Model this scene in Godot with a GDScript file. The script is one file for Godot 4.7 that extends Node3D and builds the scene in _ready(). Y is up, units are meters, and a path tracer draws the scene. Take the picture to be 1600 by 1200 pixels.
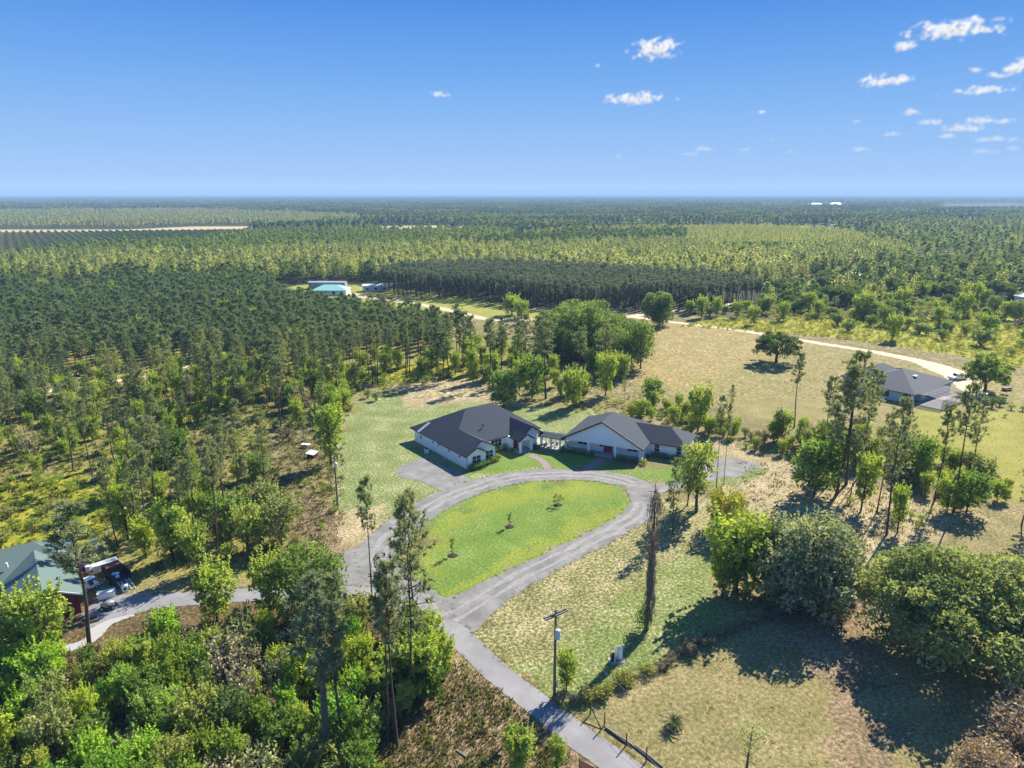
extends Node3D
# An aerial view over a Florida homestead: two white houses on a gravel loop, pine woods, pastures, far forest and a blue sky.
# Ground plane y = 0, camera 51 m up. spot(u, v) gives the ground point that a surveyed mark of the 1600 x 1200 photograph stands on.

const EYE := Vector3(0, 51, 0)
const PITCH := 15.0
const FOCAL := 1111.0
const EXPOSE := 2.5
const LEAF_GAIN := 1.7

var sin_p := sin(deg_to_rad(PITCH))
var cos_p := cos(deg_to_rad(PITCH))
var rng := RandomNumberGenerator.new()
var used := {}
var pending := []
var landmarks := []
var verges := []
var wishes := {}
var made_of := {}
var protos := {}
var leaf_mats := {}
var bark: StandardMaterial3D
var bark_grey: StandardMaterial3D
var M := {}

# ------------------------------------------------------------------ helpers

class Buf:
	var v := PackedVector3Array()
	var c := PackedColorArray()
	var n := PackedVector3Array()
	func tri(a: Vector3, b: Vector3, d: Vector3, col: Color) -> void:
		v.append(a); v.append(b); v.append(d)
		c.append(col); c.append(col); c.append(col)
	func quad(a: Vector3, b: Vector3, d: Vector3, e: Vector3, col := Color.WHITE) -> void:
		tri(a, b, d, col); tri(a, d, e, col)
	func box(lo: Vector3, hi: Vector3, col := Color.WHITE) -> void:
		var p := [Vector3(lo.x, lo.y, lo.z), Vector3(hi.x, lo.y, lo.z), Vector3(hi.x, lo.y, hi.z), Vector3(lo.x, lo.y, hi.z), Vector3(lo.x, hi.y, lo.z), Vector3(hi.x, hi.y, lo.z), Vector3(hi.x, hi.y, hi.z), Vector3(lo.x, hi.y, hi.z)]
		quad(p[4], p[5], p[6], p[7], col); quad(p[0], p[3], p[2], p[1], col)
		quad(p[7], p[6], p[2], p[3], col); quad(p[5], p[4], p[0], p[1], col)
		quad(p[6], p[5], p[1], p[2], col); quad(p[4], p[7], p[3], p[0], col)
	func bar(a: Vector3, b: Vector3, w: float, h: float, col := Color.WHITE) -> void:
		var d := (b - a).normalized()
		var s := d.cross(Vector3.UP if absf(d.y) < 0.95 else Vector3.RIGHT).normalized() * w * 0.5
		var t := s.cross(d).normalized() * h * 0.5
		var q := [a - s - t, a + s - t, a + s + t, a - s + t, b - s - t, b + s - t, b + s + t, b - s + t]
		quad(q[0], q[1], q[2], q[3], col); quad(q[7], q[6], q[5], q[4], col)
		quad(q[3], q[2], q[6], q[7], col); quad(q[1], q[0], q[4], q[5], col)
		quad(q[2], q[1], q[5], q[6], col); quad(q[0], q[3], q[7], q[4], col)
	func slab(pts: Array, thick: float, col := Color.WHITE) -> void:
		var nn: Vector3 = (pts[1] - pts[0]).cross(pts[2] - pts[0]).normalized()
		if nn.y < 0:
			pts = pts.duplicate(); pts.reverse()
		var down := Vector3(0, -thick, 0)
		for i in range(1, pts.size() - 1):
			tri(pts[0], pts[i + 1], pts[i], col)
			tri(pts[0] + down, pts[i] + down, pts[i + 1] + down, col)
		for i in pts.size():
			var a: Vector3 = pts[i]
			var b: Vector3 = pts[(i + 1) % pts.size()]
			quad(a, b, b + down, a + down, col)
	func tube(pts: Array, rad: Array, sides: int, col := Color.WHITE) -> void:
		var prev := []
		for i in pts.size():
			var d: Vector3 = (pts[mini(i + 1, pts.size() - 1)] - pts[maxi(i - 1, 0)]).normalized()
			var s := d.cross(Vector3(0.3, 0.1, 1.0)).normalized()
			var t := s.cross(d)
			var ring := []
			for k in sides:
				var a := TAU * k / sides
				ring.append(pts[i] + (s * cos(a) + t * sin(a)) * rad[i])
			if i > 0:
				for k in sides:
					var k2 := (k + 1) % sides
					quad(prev[k], prev[k2], ring[k2], ring[k], col)
			prev = ring

func bake(parts: Array) -> ArrayMesh:
	var m := ArrayMesh.new()
	for p in parts:
		var b: Buf = p[0]
		if b.v.is_empty():
			continue
		var arr := []
		arr.resize(Mesh.ARRAY_MAX)
		arr[Mesh.ARRAY_VERTEX] = b.v
		arr[Mesh.ARRAY_COLOR] = b.c
		if b.n.size() == b.v.size():
			arr[Mesh.ARRAY_NORMAL] = b.n
		m.add_surface_from_arrays(Mesh.PRIMITIVE_TRIANGLES, arr)
		m.surface_set_material(m.get_surface_count() - 1, p[1])
	return m

func numbered(called: String) -> String:
	used[called] = used.get(called, -1) + 1
	return called if used[called] == 0 else "%s_%03d" % [called, used[called]]

func tag(o: Node, label: String, category: String, group := "") -> Node:
	o.set_meta("label", label)
	o.set_meta("category", category)
	if group:
		o.set_meta("group", group)
	return o

func put(called: String, mesh: Mesh, parent: Node = null, at := Vector3.ZERO, mat: Material = null) -> MeshInstance3D:
	var o := MeshInstance3D.new()
	o.mesh = mesh
	if mat:
		o.material_override = mat
	o.position = at
	if parent:
		o.name = called
		parent.add_child(o, true)
	else:
		o.name = numbered(called)
		add_child(o, true)
	return o

func part(called: String, b: Buf, m: Material, parent: Node) -> MeshInstance3D:
	return put(numbered(called) if parent == self else called, bake([[b, m]]), parent)

func structure(o: Node) -> Node:
	o.set_meta("kind", "structure")
	return o

func thing(called: String, label: String, category: String, at := Vector3.ZERO, turn := 0.0, group := "") -> Node3D:
	var o := Node3D.new()
	o.name = numbered(called)
	o.position = at
	o.rotation.y = turn
	add_child(o, true)
	tag(o, label, category, group)
	return o

func bx(parent: Node, called: String, lo: Vector3, hi: Vector3, mat: Material) -> MeshInstance3D:
	var b := Buf.new()
	b.box(lo, hi)
	return part(called, b, mat, parent)

func cyl(parent: Node, called: String, at: Vector3, r0: float, r1: float, h: float, mat: Material, sides := 16) -> MeshInstance3D:
	var m := CylinderMesh.new()
	m.bottom_radius = r0
	m.top_radius = r1
	m.height = h
	m.radial_segments = sides
	m.rings = 1
	return put(called, m, parent, at + Vector3(0, h * 0.5, 0), mat)

func spot(u: float, v: float, h := 0.0) -> Vector3:
	var x := (u - 800.0) / FOCAL
	var y := (600.0 - v) / FOCAL
	var t := (EYE.y - h) / (sin_p - y * cos_p)
	return Vector3(x * t, h, -(cos_p + y * sin_p) * t)

func tall(p: Vector3, v: float) -> float:
	return EYE.y + p.z * tan(deg_to_rad(PITCH) + atan((v - 600.0) / FOCAL))

func area(px: Array) -> PackedVector2Array:
	var out := PackedVector2Array()
	for i in range(0, px.size(), 2):
		var p := spot(px[i], px[i + 1])
		out.append(Vector2(p.x, p.z))
	return out

func inside(p: Vector3, polys: Array) -> bool:
	for q in polys:
		if Geometry2D.is_point_in_polygon(Vector2(p.x, p.z), q):
			return true
	return false

func lin(r: int, g: int, b: int) -> Color:
	return Color8(r, g, b).srgb_to_linear()

func noise(freq: float, octaves := 3, s := 1) -> FastNoiseLite:
	var f := FastNoiseLite.new()
	f.noise_type = FastNoiseLite.TYPE_SIMPLEX_SMOOTH
	f.frequency = freq
	f.fractal_octaves = octaves
	f.seed = s
	return f

func grain(freq: float, lo: float, hi: float, s: int, size := 256, octaves := 4) -> NoiseTexture2D:
	var t := NoiseTexture2D.new()
	t.width = size
	t.height = size
	t.seamless = true
	t.noise = noise(freq, octaves, s)
	t.noise.fractal_gain = 0.68
	var g := Gradient.new()
	g.set_color(0, Color(lo, lo, lo))
	g.set_color(1, Color(hi, hi, hi))
	t.color_ramp = g
	return t

func mat(c: Color, rough := 0.85, tex: Texture2D = null, scale := 0.5, metal := 0.0) -> StandardMaterial3D:
	var m := StandardMaterial3D.new()
	m.albedo_color = c
	m.roughness = rough
	m.metallic = metal
	m.cull_mode = BaseMaterial3D.CULL_DISABLED
	if tex:
		m.albedo_texture = tex
		m.uv1_triplanar = true
		m.uv1_world_triplanar = true
		m.uv1_scale = Vector3.ONE * scale
	return m

func leaf_mat(c: Color, through := 0.75) -> StandardMaterial3D:
	var m := mat(c, 0.6)
	m.vertex_color_use_as_albedo = true
	m.metallic_specular = 0.3
	m.backlight_enabled = true
	m.backlight = Color(through, through, through * 0.55).linear_to_srgb()
	return m

func rnd3() -> Vector3:
	var z := rng.randf_range(-1, 1)
	var a := rng.randf() * TAU
	var r := sqrt(1 - z * z)
	return Vector3(r * cos(a), z, r * sin(a))

# ------------------------------------------------------------------ setting

func build_sky() -> Texture2D:
	var w := 4096
	var h := 2048
	var im := Image.create(w, h, false, Image.FORMAT_RGB8)
	var stops := [[0.0, 214, 230, 250], [0.35, 196, 219, 249], [0.8, 180, 210, 248], [1.2, 170, 204, 246], [3.0, 156, 197, 245], [6.0, 134, 184, 243], [9.0, 112, 169, 239], [13.5, 78, 144, 229], [25.0, 76, 140, 224], [50.0, 72, 134, 218], [90.0, 70, 130, 214]]
	var row_colors := []
	for y in h:
		var el := 90.0 - (y + 0.5) * 180.0 / h
		var c := lin(stops[0][1], stops[0][2], stops[0][3])
		for i in range(1, stops.size()):
			if el > stops[i - 1][0]:
				var t: float = clampf((el - stops[i - 1][0]) / (stops[i][0] - stops[i - 1][0]), 0, 1)
				c = lin(stops[i - 1][1], stops[i - 1][2], stops[i - 1][3]).lerp(lin(stops[i][1], stops[i][2], stops[i][3]), t)
		c = Color(c.r / EXPOSE, c.g / EXPOSE, c.b / EXPOSE)
		row_colors.append(c)
		im.fill_rect(Rect2i(0, y, w, 1), c.linear_to_srgb())
	var puff := noise(0.06, 5, 4)
	# clouds: u, v, width, height in the photograph, strength
	var clouds := [[1025, 77, 84, 36, 1.0], [992, 155, 120, 22, 0.9], [1491, 46, 134, 30, 1.0], [1411, 71, 32, 18, 0.95], [1379, 126, 82, 19, 0.95], [1532, 141, 84, 13, 0.9], [1588, 104, 36, 20, 1.0], [1526, 108, 20, 8, 0.8], [1558, 117, 28, 8, 0.8],
		[1423, 174, 28, 10, 0.7], [1452, 190, 40, 9, 0.75], [1499, 200, 60, 13, 0.7], [1530, 188, 44, 12, 0.75], [1570, 189, 28, 7, 0.75], [1477, 212, 28, 6, 0.6], [1558, 217, 52, 8, 0.55], [1539, 236, 30, 8, 0.35], [1346, 233, 26, 8, 0.55], [1337, 189, 15, 6, 0.6], [1191, 174, 14, 5, 0.7],
		[1206, 217, 16, 5, 0.5], [1163, 233, 26, 7, 0.4], [1099, 233, 30, 9, 0.5], [1078, 240, 26, 5, 0.4], [1232, 237, 16, 5, 0.4], [1394, 209, 28, 7, 0.45], [1583, 231, 22, 6, 0.4], [932, 102, 12, 6, 0.5], [687, 147, 30, 10, 0.75], [966, 243, 14, 5, 0.25]]
	for k in clouds.size():
		var q: Array = clouds[k]
		var x: float = (q[0] - 800.0) / FOCAL
		var y: float = (600.0 - q[1]) / FOCAL
		var d := Vector3(x, y * cos_p - sin_p, -(cos_p + y * sin_p)).normalized()
		var cx := atan2(d.x, -d.z) / TAU * w
		var cy := acos(d.y) / PI * h
		var rx: float = q[2] / FOCAL / TAU * w * 0.44 * d.length()
		var ry: float = q[3] / FOCAL / PI * h * 0.5
		for py in range(int(cy - ry * 1.6), int(cy + ry * 1.6) + 1):
			for px in range(int(cx - rx * 1.4), int(cx + rx * 1.4) + 1):
				var ex := (px - cx) / rx
				var ey := (py - cy) / ry
				var low := 1.35 if ey > 0 else 1.0
				var body := 1.0 - sqrt(ex * ex + ey * ey * low * low)
				var n1 := puff.get_noise_2d(px * 1.5 + k * 300, py * 2.4)
				var n2 := puff.get_noise_2d(px * 4.0 + k * 300, py * 5.0 + 900)
				var dens := clampf((body * 1.3 + n1 * 1.0 + n2 * 0.42 - 0.16) * 1.5, 0, 1) * float(q[4])
				if dens <= 0.0:
					continue
				var lit := clampf(0.9 - ey * 0.2 + n2 * 0.35 + n1 * 0.1, 0.5, 1.05)
				var base: Color = row_colors[py]
				var white := Color(lit * 0.96 / EXPOSE, lit * 0.97 / EXPOSE, lit * 0.985 / EXPOSE)
				im.set_pixel(posmod(px, w), py, base.lerp(white, dens * 0.96).linear_to_srgb())
	return ImageTexture.create_from_image(im)

const CLS := {
	"rough": [[0.0, 74, 76, 44], [0.45, 108, 102, 64], [0.75, 142, 128, 92], [1.0, 176, 160, 128]],
	"pale": [[0.0, 78, 94, 50], [0.5, 108, 120, 70], [0.7, 124, 130, 82], [0.8, 168, 160, 122], [1.0, 200, 188, 158]],
	"bright": [[0.0, 70, 96, 38], [0.4, 92, 116, 48], [0.75, 112, 130, 62], [1.0, 142, 142, 92]],
	"yellow_lawn": [[0.0, 88, 104, 38], [0.5, 114, 126, 50], [1.0, 144, 148, 66]],
	"sandy": [[0.0, 74, 84, 42], [0.38, 104, 108, 62], [0.56, 136, 128, 86], [0.74, 172, 158, 124], [1.0, 198, 184, 154]],
	"verge": [[0.0, 74, 92, 42], [0.45, 100, 116, 60], [0.66, 128, 130, 82], [0.84, 166, 156, 120], [1.0, 192, 180, 150]],
	"pasture": [[0.0, 100, 94, 52], [0.4, 128, 116, 72], [0.7, 152, 136, 94], [1.0, 180, 162, 122]],
	"meadow": [[0.0, 78, 82, 42], [0.35, 110, 104, 64], [0.65, 132, 120, 82], [1.0, 166, 150, 118]],
	"palmetto": [[0.0, 82, 92, 30], [0.5, 134, 134, 40], [1.0, 168, 156, 62]],
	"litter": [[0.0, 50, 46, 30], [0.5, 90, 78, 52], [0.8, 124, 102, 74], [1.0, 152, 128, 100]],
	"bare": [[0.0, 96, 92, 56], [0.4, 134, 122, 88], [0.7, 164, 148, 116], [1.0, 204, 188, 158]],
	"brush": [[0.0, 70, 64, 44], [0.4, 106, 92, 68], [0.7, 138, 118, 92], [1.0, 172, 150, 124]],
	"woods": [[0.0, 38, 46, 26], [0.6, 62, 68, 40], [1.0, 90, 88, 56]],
	"field": [[0.0, 108, 116, 44], [0.5, 132, 134, 62], [1.0, 160, 150, 88]],
	"tan": [[0.0, 150, 138, 100], [0.5, 172, 156, 118], [1.0, 190, 172, 136]],
	"weedy": [[0.0, 72, 76, 38], [0.35, 104, 106, 50], [0.6, 128, 122, 66], [0.8, 146, 128, 90], [1.0, 176, 154, 120]],
	"clearing": [[0.0, 96, 108, 62], [0.5, 122, 128, 78], [1.0, 156, 146, 104]],
	"grassy": [[0.0, 96, 100, 44], [0.5, 130, 128, 58], [1.0, 160, 150, 88]],
	"olive": [[0.0, 92, 90, 52], [0.5, 126, 118, 74], [1.0, 162, 148, 108]],
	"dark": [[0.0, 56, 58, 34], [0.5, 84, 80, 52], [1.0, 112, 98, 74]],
}

const CLEARING := -0.24

func far_stands() -> FastNoiseLite:
	var f := noise(0.0017, 4, 77)
	f.fractal_gain = 0.55
	return f

func regions() -> Array:
	return [
		["woods", [-900, 306, 2500, 306, 2500, 480, -900, 480]],
		["weedy", [-400, 470, 560, 470, 700, 520, 990, 560, 880, 610, 560, 600, 545, 640, 500, 770, 540, 860, 400, 912, -400, 905]],
		["palmetto", [-80, 770, 120, 735, 180, 790, 165, 850, 60, 852, -100, 870]],
		["palmetto", [545, 590, 640, 568, 760, 560, 690, 598, 600, 610]], ["palmetto", [250, 650, 330, 612, 350, 640, 280, 690, 210, 700]],
		["rough", [400, 690, 510, 660, 545, 780, 530, 850, 460, 870, 400, 800]], ["brush", [450, 780, 545, 800, 560, 860, 500, 890, 440, 850]],
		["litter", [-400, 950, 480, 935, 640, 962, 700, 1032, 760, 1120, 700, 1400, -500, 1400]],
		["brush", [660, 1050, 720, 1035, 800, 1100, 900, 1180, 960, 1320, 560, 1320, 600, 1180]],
		["pale", [548, 645, 600, 602, 720, 590, 800, 630, 900, 640, 1010, 655, 880, 720, 760, 770, 700, 800, 640, 830, 560, 850, 530, 800, 516, 720]],
		["bare", [610, 602, 700, 588, 770, 600, 800, 632, 720, 628, 640, 640]], ["bare", [520, 800, 600, 790, 600, 830, 540, 860]],
		["bare", [1030, 655, 1130, 690, 1250, 725, 1190, 770, 1120, 740, 1100, 690]], ["pale", [1080, 700, 1200, 730, 1150, 760, 1080, 750]],
		["sandy", [735, 985, 800, 920, 960, 840, 1010, 795, 1100, 780, 1190, 745, 1170, 800, 1110, 860, 1010, 900, 900, 1000, 850, 1040, 800, 1050]],
		["verge", [850, 1035, 900, 990, 1010, 890, 1130, 850, 1090, 960, 1190, 960, 1000, 1045, 905, 1110, 850, 1085, 800, 1045]],
		["meadow", [905, 1112, 1000, 1055, 1200, 962, 1340, 915, 1460, 850, 1700, 800, 1900, 900, 1900, 1400, 1150, 1400]],
		["brush", [1180, 965, 1330, 900, 1380, 960, 1340, 1050, 1400, 1180, 1500, 1300, 1330, 1250, 1290, 1080]],
		["bare", [1150, 760, 1250, 715, 1330, 750, 1480, 790, 1560, 810, 1420, 850, 1340, 900, 1240, 930, 1190, 850]],
		["pasture", [985, 562, 1040, 502, 1200, 518, 1300, 545, 1180, 560, 1160, 600, 1100, 612, 1000, 600]],
		["olive", [1000, 600, 1100, 606, 1180, 556, 1300, 536, 1480, 572, 1640, 590, 1900, 640, 1900, 780, 1560, 790, 1440, 740, 1300, 660, 1150, 650]],
		["grassy", [1400, 645, 1640, 640, 1900, 660, 1900, 800, 1560, 778, 1440, 735]], ["palmetto", [1060, 508, 1180, 485, 1500, 470, 1900, 470, 1900, 630, 1600, 575, 1480, 552, 1300, 526]],
		["dark", [1050, 490, 1300, 455, 1900, 430, 1900, 490, 1500, 488, 1180, 500]],
		["field", [446, 450, 470, 444, 560, 446, 640, 452, 760, 472, 880, 492, 870, 500, 740, 500, 620, 480, 540, 470]],
		["field", [1190, 438, 1260, 428, 1290, 440, 1240, 452]],
		["tan", [-200, 359, 200, 358.5, 300, 354, 490, 353, 490, 357, 320, 361, -200, 364]], ["tan", [580, 353, 720, 352, 740, 360, 600, 361]], ["tan", [40, 318, 100, 317, 100, 319, 40, 319.5]],
		["field", [1175, 353, 1285, 353, 1330, 359, 1200, 361]], ["dark", [-200, 412, -200, 364, 390, 361, 395, 368, 300, 386, 100, 400, 40, 412]],
		["tan", [1350, 362, 1420, 358, 1430, 362, 1360, 366]], ["tan", [1560, 375, 1700, 374, 1700, 378, 1560, 378]],
		["bright", [640, 935, 668, 820, 735, 778, 800, 755, 880, 747, 950, 754, 988, 768, 999, 780, 990, 796, 960, 815, 900, 846, 830, 880, 760, 915, 700, 942, 664, 950]],
		["yellow_lawn", [700, 812, 770, 770, 860, 752, 940, 757, 960, 768, 930, 778, 860, 778, 800, 790, 740, 810, 690, 840]], ["yellow_lawn", [920, 788, 980, 786, 985, 796, 900, 842, 800, 890, 730, 918, 690, 930, 700, 905, 760, 890, 840, 850]],
		["yellow_lawn", [640, 925, 668, 820, 690, 815, 690, 850, 680, 890, 672, 930]],
		["bright", [712, 750, 732, 735, 800, 708, 850, 712, 850, 735, 820, 735, 760, 742]], ["bright", [846, 712, 905, 700, 930, 715, 900, 735, 865, 738]],
		["bright", [930, 722, 1010, 735, 1090, 715, 1085, 740, 1050, 752, 990, 750, 935, 738]],
	]

func splat(ground_polys: Array, x0: float, x1: float, z0: float, z1: float, w: int, h: int, fall_back: int, ramp: PackedByteArray) -> ImageTexture:
	var cls := PackedByteArray()
	cls.resize(w * h)
	cls.fill(fall_back)
	var kx := w / (x1 - x0)
	var kz := h / (z1 - z0)
	if x1 - x0 > 2000.0:   # clearings between the far stands
		var stands := far_stands()
		var open_id := CLS.keys().find("clearing")
		for y in h:
			for x in w:
				if stands.get_noise_2d(x0 + x / kx, (z0 + y / kz) * 1.6) < CLEARING:
					cls[y * w + x] = open_id
	for gp in ground_polys:
		var id: int = gp[0]
		var poly: PackedVector2Array = gp[1]
		var top := 1e9
		var bottom := -1e9
		for p in poly:
			top = minf(top, (p.y - z0) * kz)
			bottom = maxf(bottom, (p.y - z0) * kz)
		for y in range(clampi(int(top), 0, h), clampi(int(bottom) + 1, 0, h)):
			var xs := []
			var zz := z0 + (y + 0.5) / kz
			var a := poly[poly.size() - 1]
			for b in poly:
				if (a.y > zz) != (b.y > zz):
					xs.append((a.x + (zz - a.y) / (b.y - a.y) * (b.x - a.x) - x0) * kx)
				a = b
			xs.sort()
			for k in range(0, xs.size() - 1, 2):
				for x in range(clampi(int(xs[k]), 0, w), clampi(int(xs[k + 1]) + 1, 0, w)):
					cls[y * w + x] = id
	var m := (x1 - x0) / w
	var n1 := PackedByteArray()
	var n2 := PackedByteArray()
	var n3 := PackedByteArray()
	var n4 := PackedByteArray()
	for q in 4:
		var f := noise([0.16 * m, 0.13 * m, minf(1.7 * m, 0.3), minf(5.0 * m, 0.4)][q], [5, 5, 3, 2][q], [11, 23, 31, 47][q])
		f.offset = Vector3(x0 / m, z0 / m, 0)
		var data := f.get_image(w, h, false, false, false).get_data()
		if q == 0: n1 = data
		elif q == 1: n2 = data
		elif q == 2: n3 = data
		else: n4 = data
	var out := PackedByteArray()
	out.resize(w * h * 3)
	var amp := int(4.5 / m)
	var amp2 := int(1.6 / m)
	var i := 0
	var o := 0
	for y in h:
		for x in w:
			var a := n1[i]
			var b := n2[i]
			var c := n3[i]
			var d := n4[i]
			var wx := clampi(x + (((a - 128) * amp + (d - 128) * amp2) >> 7), 0, w - 1)
			var wy := clampi(y + (((b - 128) * amp + (c - 128) * amp2) >> 7), 0, h - 1)
			var k := ((cls[wy * w + wx] << 8) + ((c * 3 + d * 3 + b + a) >> 3)) * 3
			out[o] = ramp[k]
			out[o + 1] = ramp[k + 1]
			out[o + 2] = ramp[k + 2]
			i += 1
			o += 3
	return ImageTexture.create_from_image(Image.create_from_data(w, h, false, Image.FORMAT_RGB8, out))

func build_ground() -> void:
	var names := CLS.keys()
	var ramp := PackedByteArray()
	ramp.resize(names.size() * 768)
	for c in names.size():
		var st: Array = CLS[names[c]]
		for n in 256:
			var t := clampf((n / 255.0 - 0.5) * 2.6 + 0.5, 0, 1)
			var col := Color8(st[0][1], st[0][2], st[0][3])
			for i in range(1, st.size()):
				if t > st[i - 1][0]:
					col = Color8(st[i - 1][1], st[i - 1][2], st[i - 1][3]).lerp(Color8(st[i][1], st[i][2], st[i][3]), clampf((t - st[i - 1][0]) / (st[i][0] - st[i - 1][0]), 0, 1))
			ramp[(c * 256 + n) * 3] = col.r8
			ramp[(c * 256 + n) * 3 + 1] = col.g8
			ramp[(c * 256 + n) * 3 + 2] = col.b8
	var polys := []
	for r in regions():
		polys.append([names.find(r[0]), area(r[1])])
	var boxes := [[-125.0, 0.0, -175.0, -45.0, 2048, 2048, "rough"], [0.0, 125.0, -175.0, -45.0, 2048, 2048, "rough"], [-330.0, 330.0, -450.0, -45.0, 1536, 943, "rough"], [-1100.0, 1100.0, -1500.0, -45.0, 1024, 677, "woods"], [-7000.0, 7000.0, -9000.0, -45.0, 1400, 896, "woods"]]
	var mats := []
	for b in boxes:
		var m := mat(Color.WHITE, 0.95)
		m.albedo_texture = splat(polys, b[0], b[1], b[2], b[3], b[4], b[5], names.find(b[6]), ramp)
		m.texture_repeat = false
		m.metallic_specular = 0.2
		mats.append(m)
	mats.append(mat(Color8(66, 74, 46), 0.95, grain(0.02, 0.6, 1.0, 6), 0.004))
	var xs := [-26000.0, -7000.0, -1100.0, -330.0, -125.0, 0.0, 125.0, 330.0, 1100.0, 7000.0, 26000.0]
	var zs := [-26000.0, -9000.0, -1500.0, -450.0, -175.0, -45.0, 400.0]
	var arr := []
	for k in 6:
		arr.append([PackedVector3Array(), PackedVector2Array()])
	for i in xs.size() - 1:
		for j in zs.size() - 1:
			var cx: float = (xs[i] + xs[i + 1]) * 0.5
			var cz: float = (zs[j] + zs[j + 1]) * 0.5
			var k := 5
			for q in 5:
				if cx > boxes[q][0] and cx < boxes[q][1] and cz > boxes[q][2] and cz < boxes[q][3]:
					k = q
					break
			var cs := [Vector3(xs[i], 0, zs[j]), Vector3(xs[i + 1], 0, zs[j]), Vector3(xs[i + 1], 0, zs[j + 1]), Vector3(xs[i], 0, zs[j + 1])]
			for q in [0, 1, 2, 0, 2, 3]:
				var p: Vector3 = cs[q]
				arr[k][0].append(p)
				var uv := Vector2.ZERO
				if k < 5:
					uv = Vector2((p.x - boxes[k][0]) / (boxes[k][1] - boxes[k][0]), (p.z - boxes[k][2]) / (boxes[k][3] - boxes[k][2]))
				arr[k][1].append(uv)
	var mesh := ArrayMesh.new()
	for k in 6:
		var a := []
		a.resize(Mesh.ARRAY_MAX)
		a[Mesh.ARRAY_VERTEX] = arr[k][0]
		a[Mesh.ARRAY_TEX_UV] = arr[k][1]
		mesh.add_surface_from_arrays(Mesh.PRIMITIVE_TRIANGLES, a)
		mesh.surface_set_material(k, mats[k])
	structure(put("ground", mesh))

func ribbon(called: String, pts: Array, y: float, m: Material, rag := 0.25, s := 1, shift := 0.0) -> MeshInstance3D:
	# pts: u, v, width in metres along the middle of a road; uneven edges
	var mid := []
	for i in range(0, pts.size(), 3):
		var p := spot(pts[i], pts[i + 1])
		mid.append(Vector3(p.x, pts[i + 2], p.z))
	var path := []
	for i in mid.size() - 1:
		var p0: Vector3 = mid[maxi(i - 1, 0)]
		var p3: Vector3 = mid[mini(i + 2, mid.size() - 1)]
		var steps := clampi(int(mid[i].distance_to(mid[i + 1]) / 1.2), 2, 60)
		for k in steps:
			path.append(mid[i].cubic_interpolate(mid[i + 1], p0, p3, k / float(steps)))
	path.append(mid[-1])
	var f := noise(0.35, 3, s)
	var b := Buf.new()
	var pl := Vector3.ZERO
	var pr := Vector3.ZERO
	for i in path.size():
		var d: Vector3 = path[mini(i + 1, path.size() - 1)] - path[maxi(i - 1, 0)]
		var side := Vector3(-d.z, 0, d.x).normalized()
		var hw: float = path[i].y * 0.5
		var c := Vector3(path[i].x, y, path[i].z) + side * shift
		var l := c - side * (hw + f.get_noise_2d(i, 0) * rag * 2.0)
		var r := c + side * (hw + f.get_noise_2d(i, 50) * rag * 2.0)
		if rag > 0.04 and rag < 0.35 and called in ["lane", "gravel_drive", "side_path"]:
			for e in 5:
				var w: float = (hw + rng.randf_range(-0.22, 0.4)) * (1.0 if e % 2 == 0 else -1.0)
				verges.append(Vector3(path[i].x, 0.01, path[i].z) + side * w + Vector3(d.x, 0, d.z).normalized() * rng.randf_range(-0.6, 0.6))
		if i > 0:
			b.quad(pl, pr, r, l)
			b.quad(pl, l, l - Vector3(0, y - 0.002, 0), pl - Vector3(0, y - 0.002, 0))
			b.quad(pr, pr - Vector3(0, y - 0.002, 0), r - Vector3(0, y - 0.002, 0), r)
		pl = l
		pr = r
	var o := part(called, b, m, self)
	return o

func plate(called: String, px: Array, y: float, m: Material, rag := 0.3, s := 1) -> MeshInstance3D:
	var poly := area(px)
	var f := noise(0.3, 3, s)
	var fine := PackedVector2Array()
	for i in poly.size():
		var a := poly[i]
		var c := poly[(i + 1) % poly.size()]
		var steps := clampi(int(a.distance_to(c) / 1.0), 1, 60)
		for k in steps:
			var p := a.lerp(c, k / float(steps))
			fine.append(p + Vector2(f.get_noise_2dv(p * 3.0), f.get_noise_2dv(p * 3.0 + Vector2(70, 0))) * rag * 2.0)
	var idx := Geometry2D.triangulate_polygon(fine)
	var b := Buf.new()
	for i in range(0, idx.size(), 3):
		var q := []
		for k in 3:
			q.append(Vector3(fine[idx[i + k]].x, y, fine[idx[i + k]].y))
		b.tri(q[0], q[1], q[2], Color.WHITE)
	return part(called, b, m, self)

# ------------------------------------------------------------------ vegetation

func sprig(b: Buf, p: Vector3, size: float, out: Vector3, col: Color) -> void:
	var nn := (rnd3() + out * 0.5).normalized()
	var u := nn.cross(rnd3()).normalized()
	var w := nn.cross(u)
	var k := rng.randf_range(0.8, 1.2) * LEAF_GAIN
	var c := Color(col.r * k * rng.randf_range(0.92, 1.14), col.g * k, col.b * k * rng.randf_range(0.8, 1.2))
	var a := p + u * size * 0.55
	var d := p - u * size * 0.55
	b.tri(a, p + w * size * 0.3, d, c)
	b.tri(a, d, p - w * size * 0.3 + nn * size * 0.15, c)

func limb(b: Buf, a: Vector3, c: Vector3, r0: float, r1: float, sides := 4, sag := 0.1) -> void:
	var m := a.lerp(c, 0.5) + Vector3(rng.randf_range(-1, 1), rng.randf_range(0, 1), rng.randf_range(-1, 1)) * a.distance_to(c) * sag
	b.tube([a, m, c], [r0, (r0 + r1) * 0.5, r1], sides)

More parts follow.
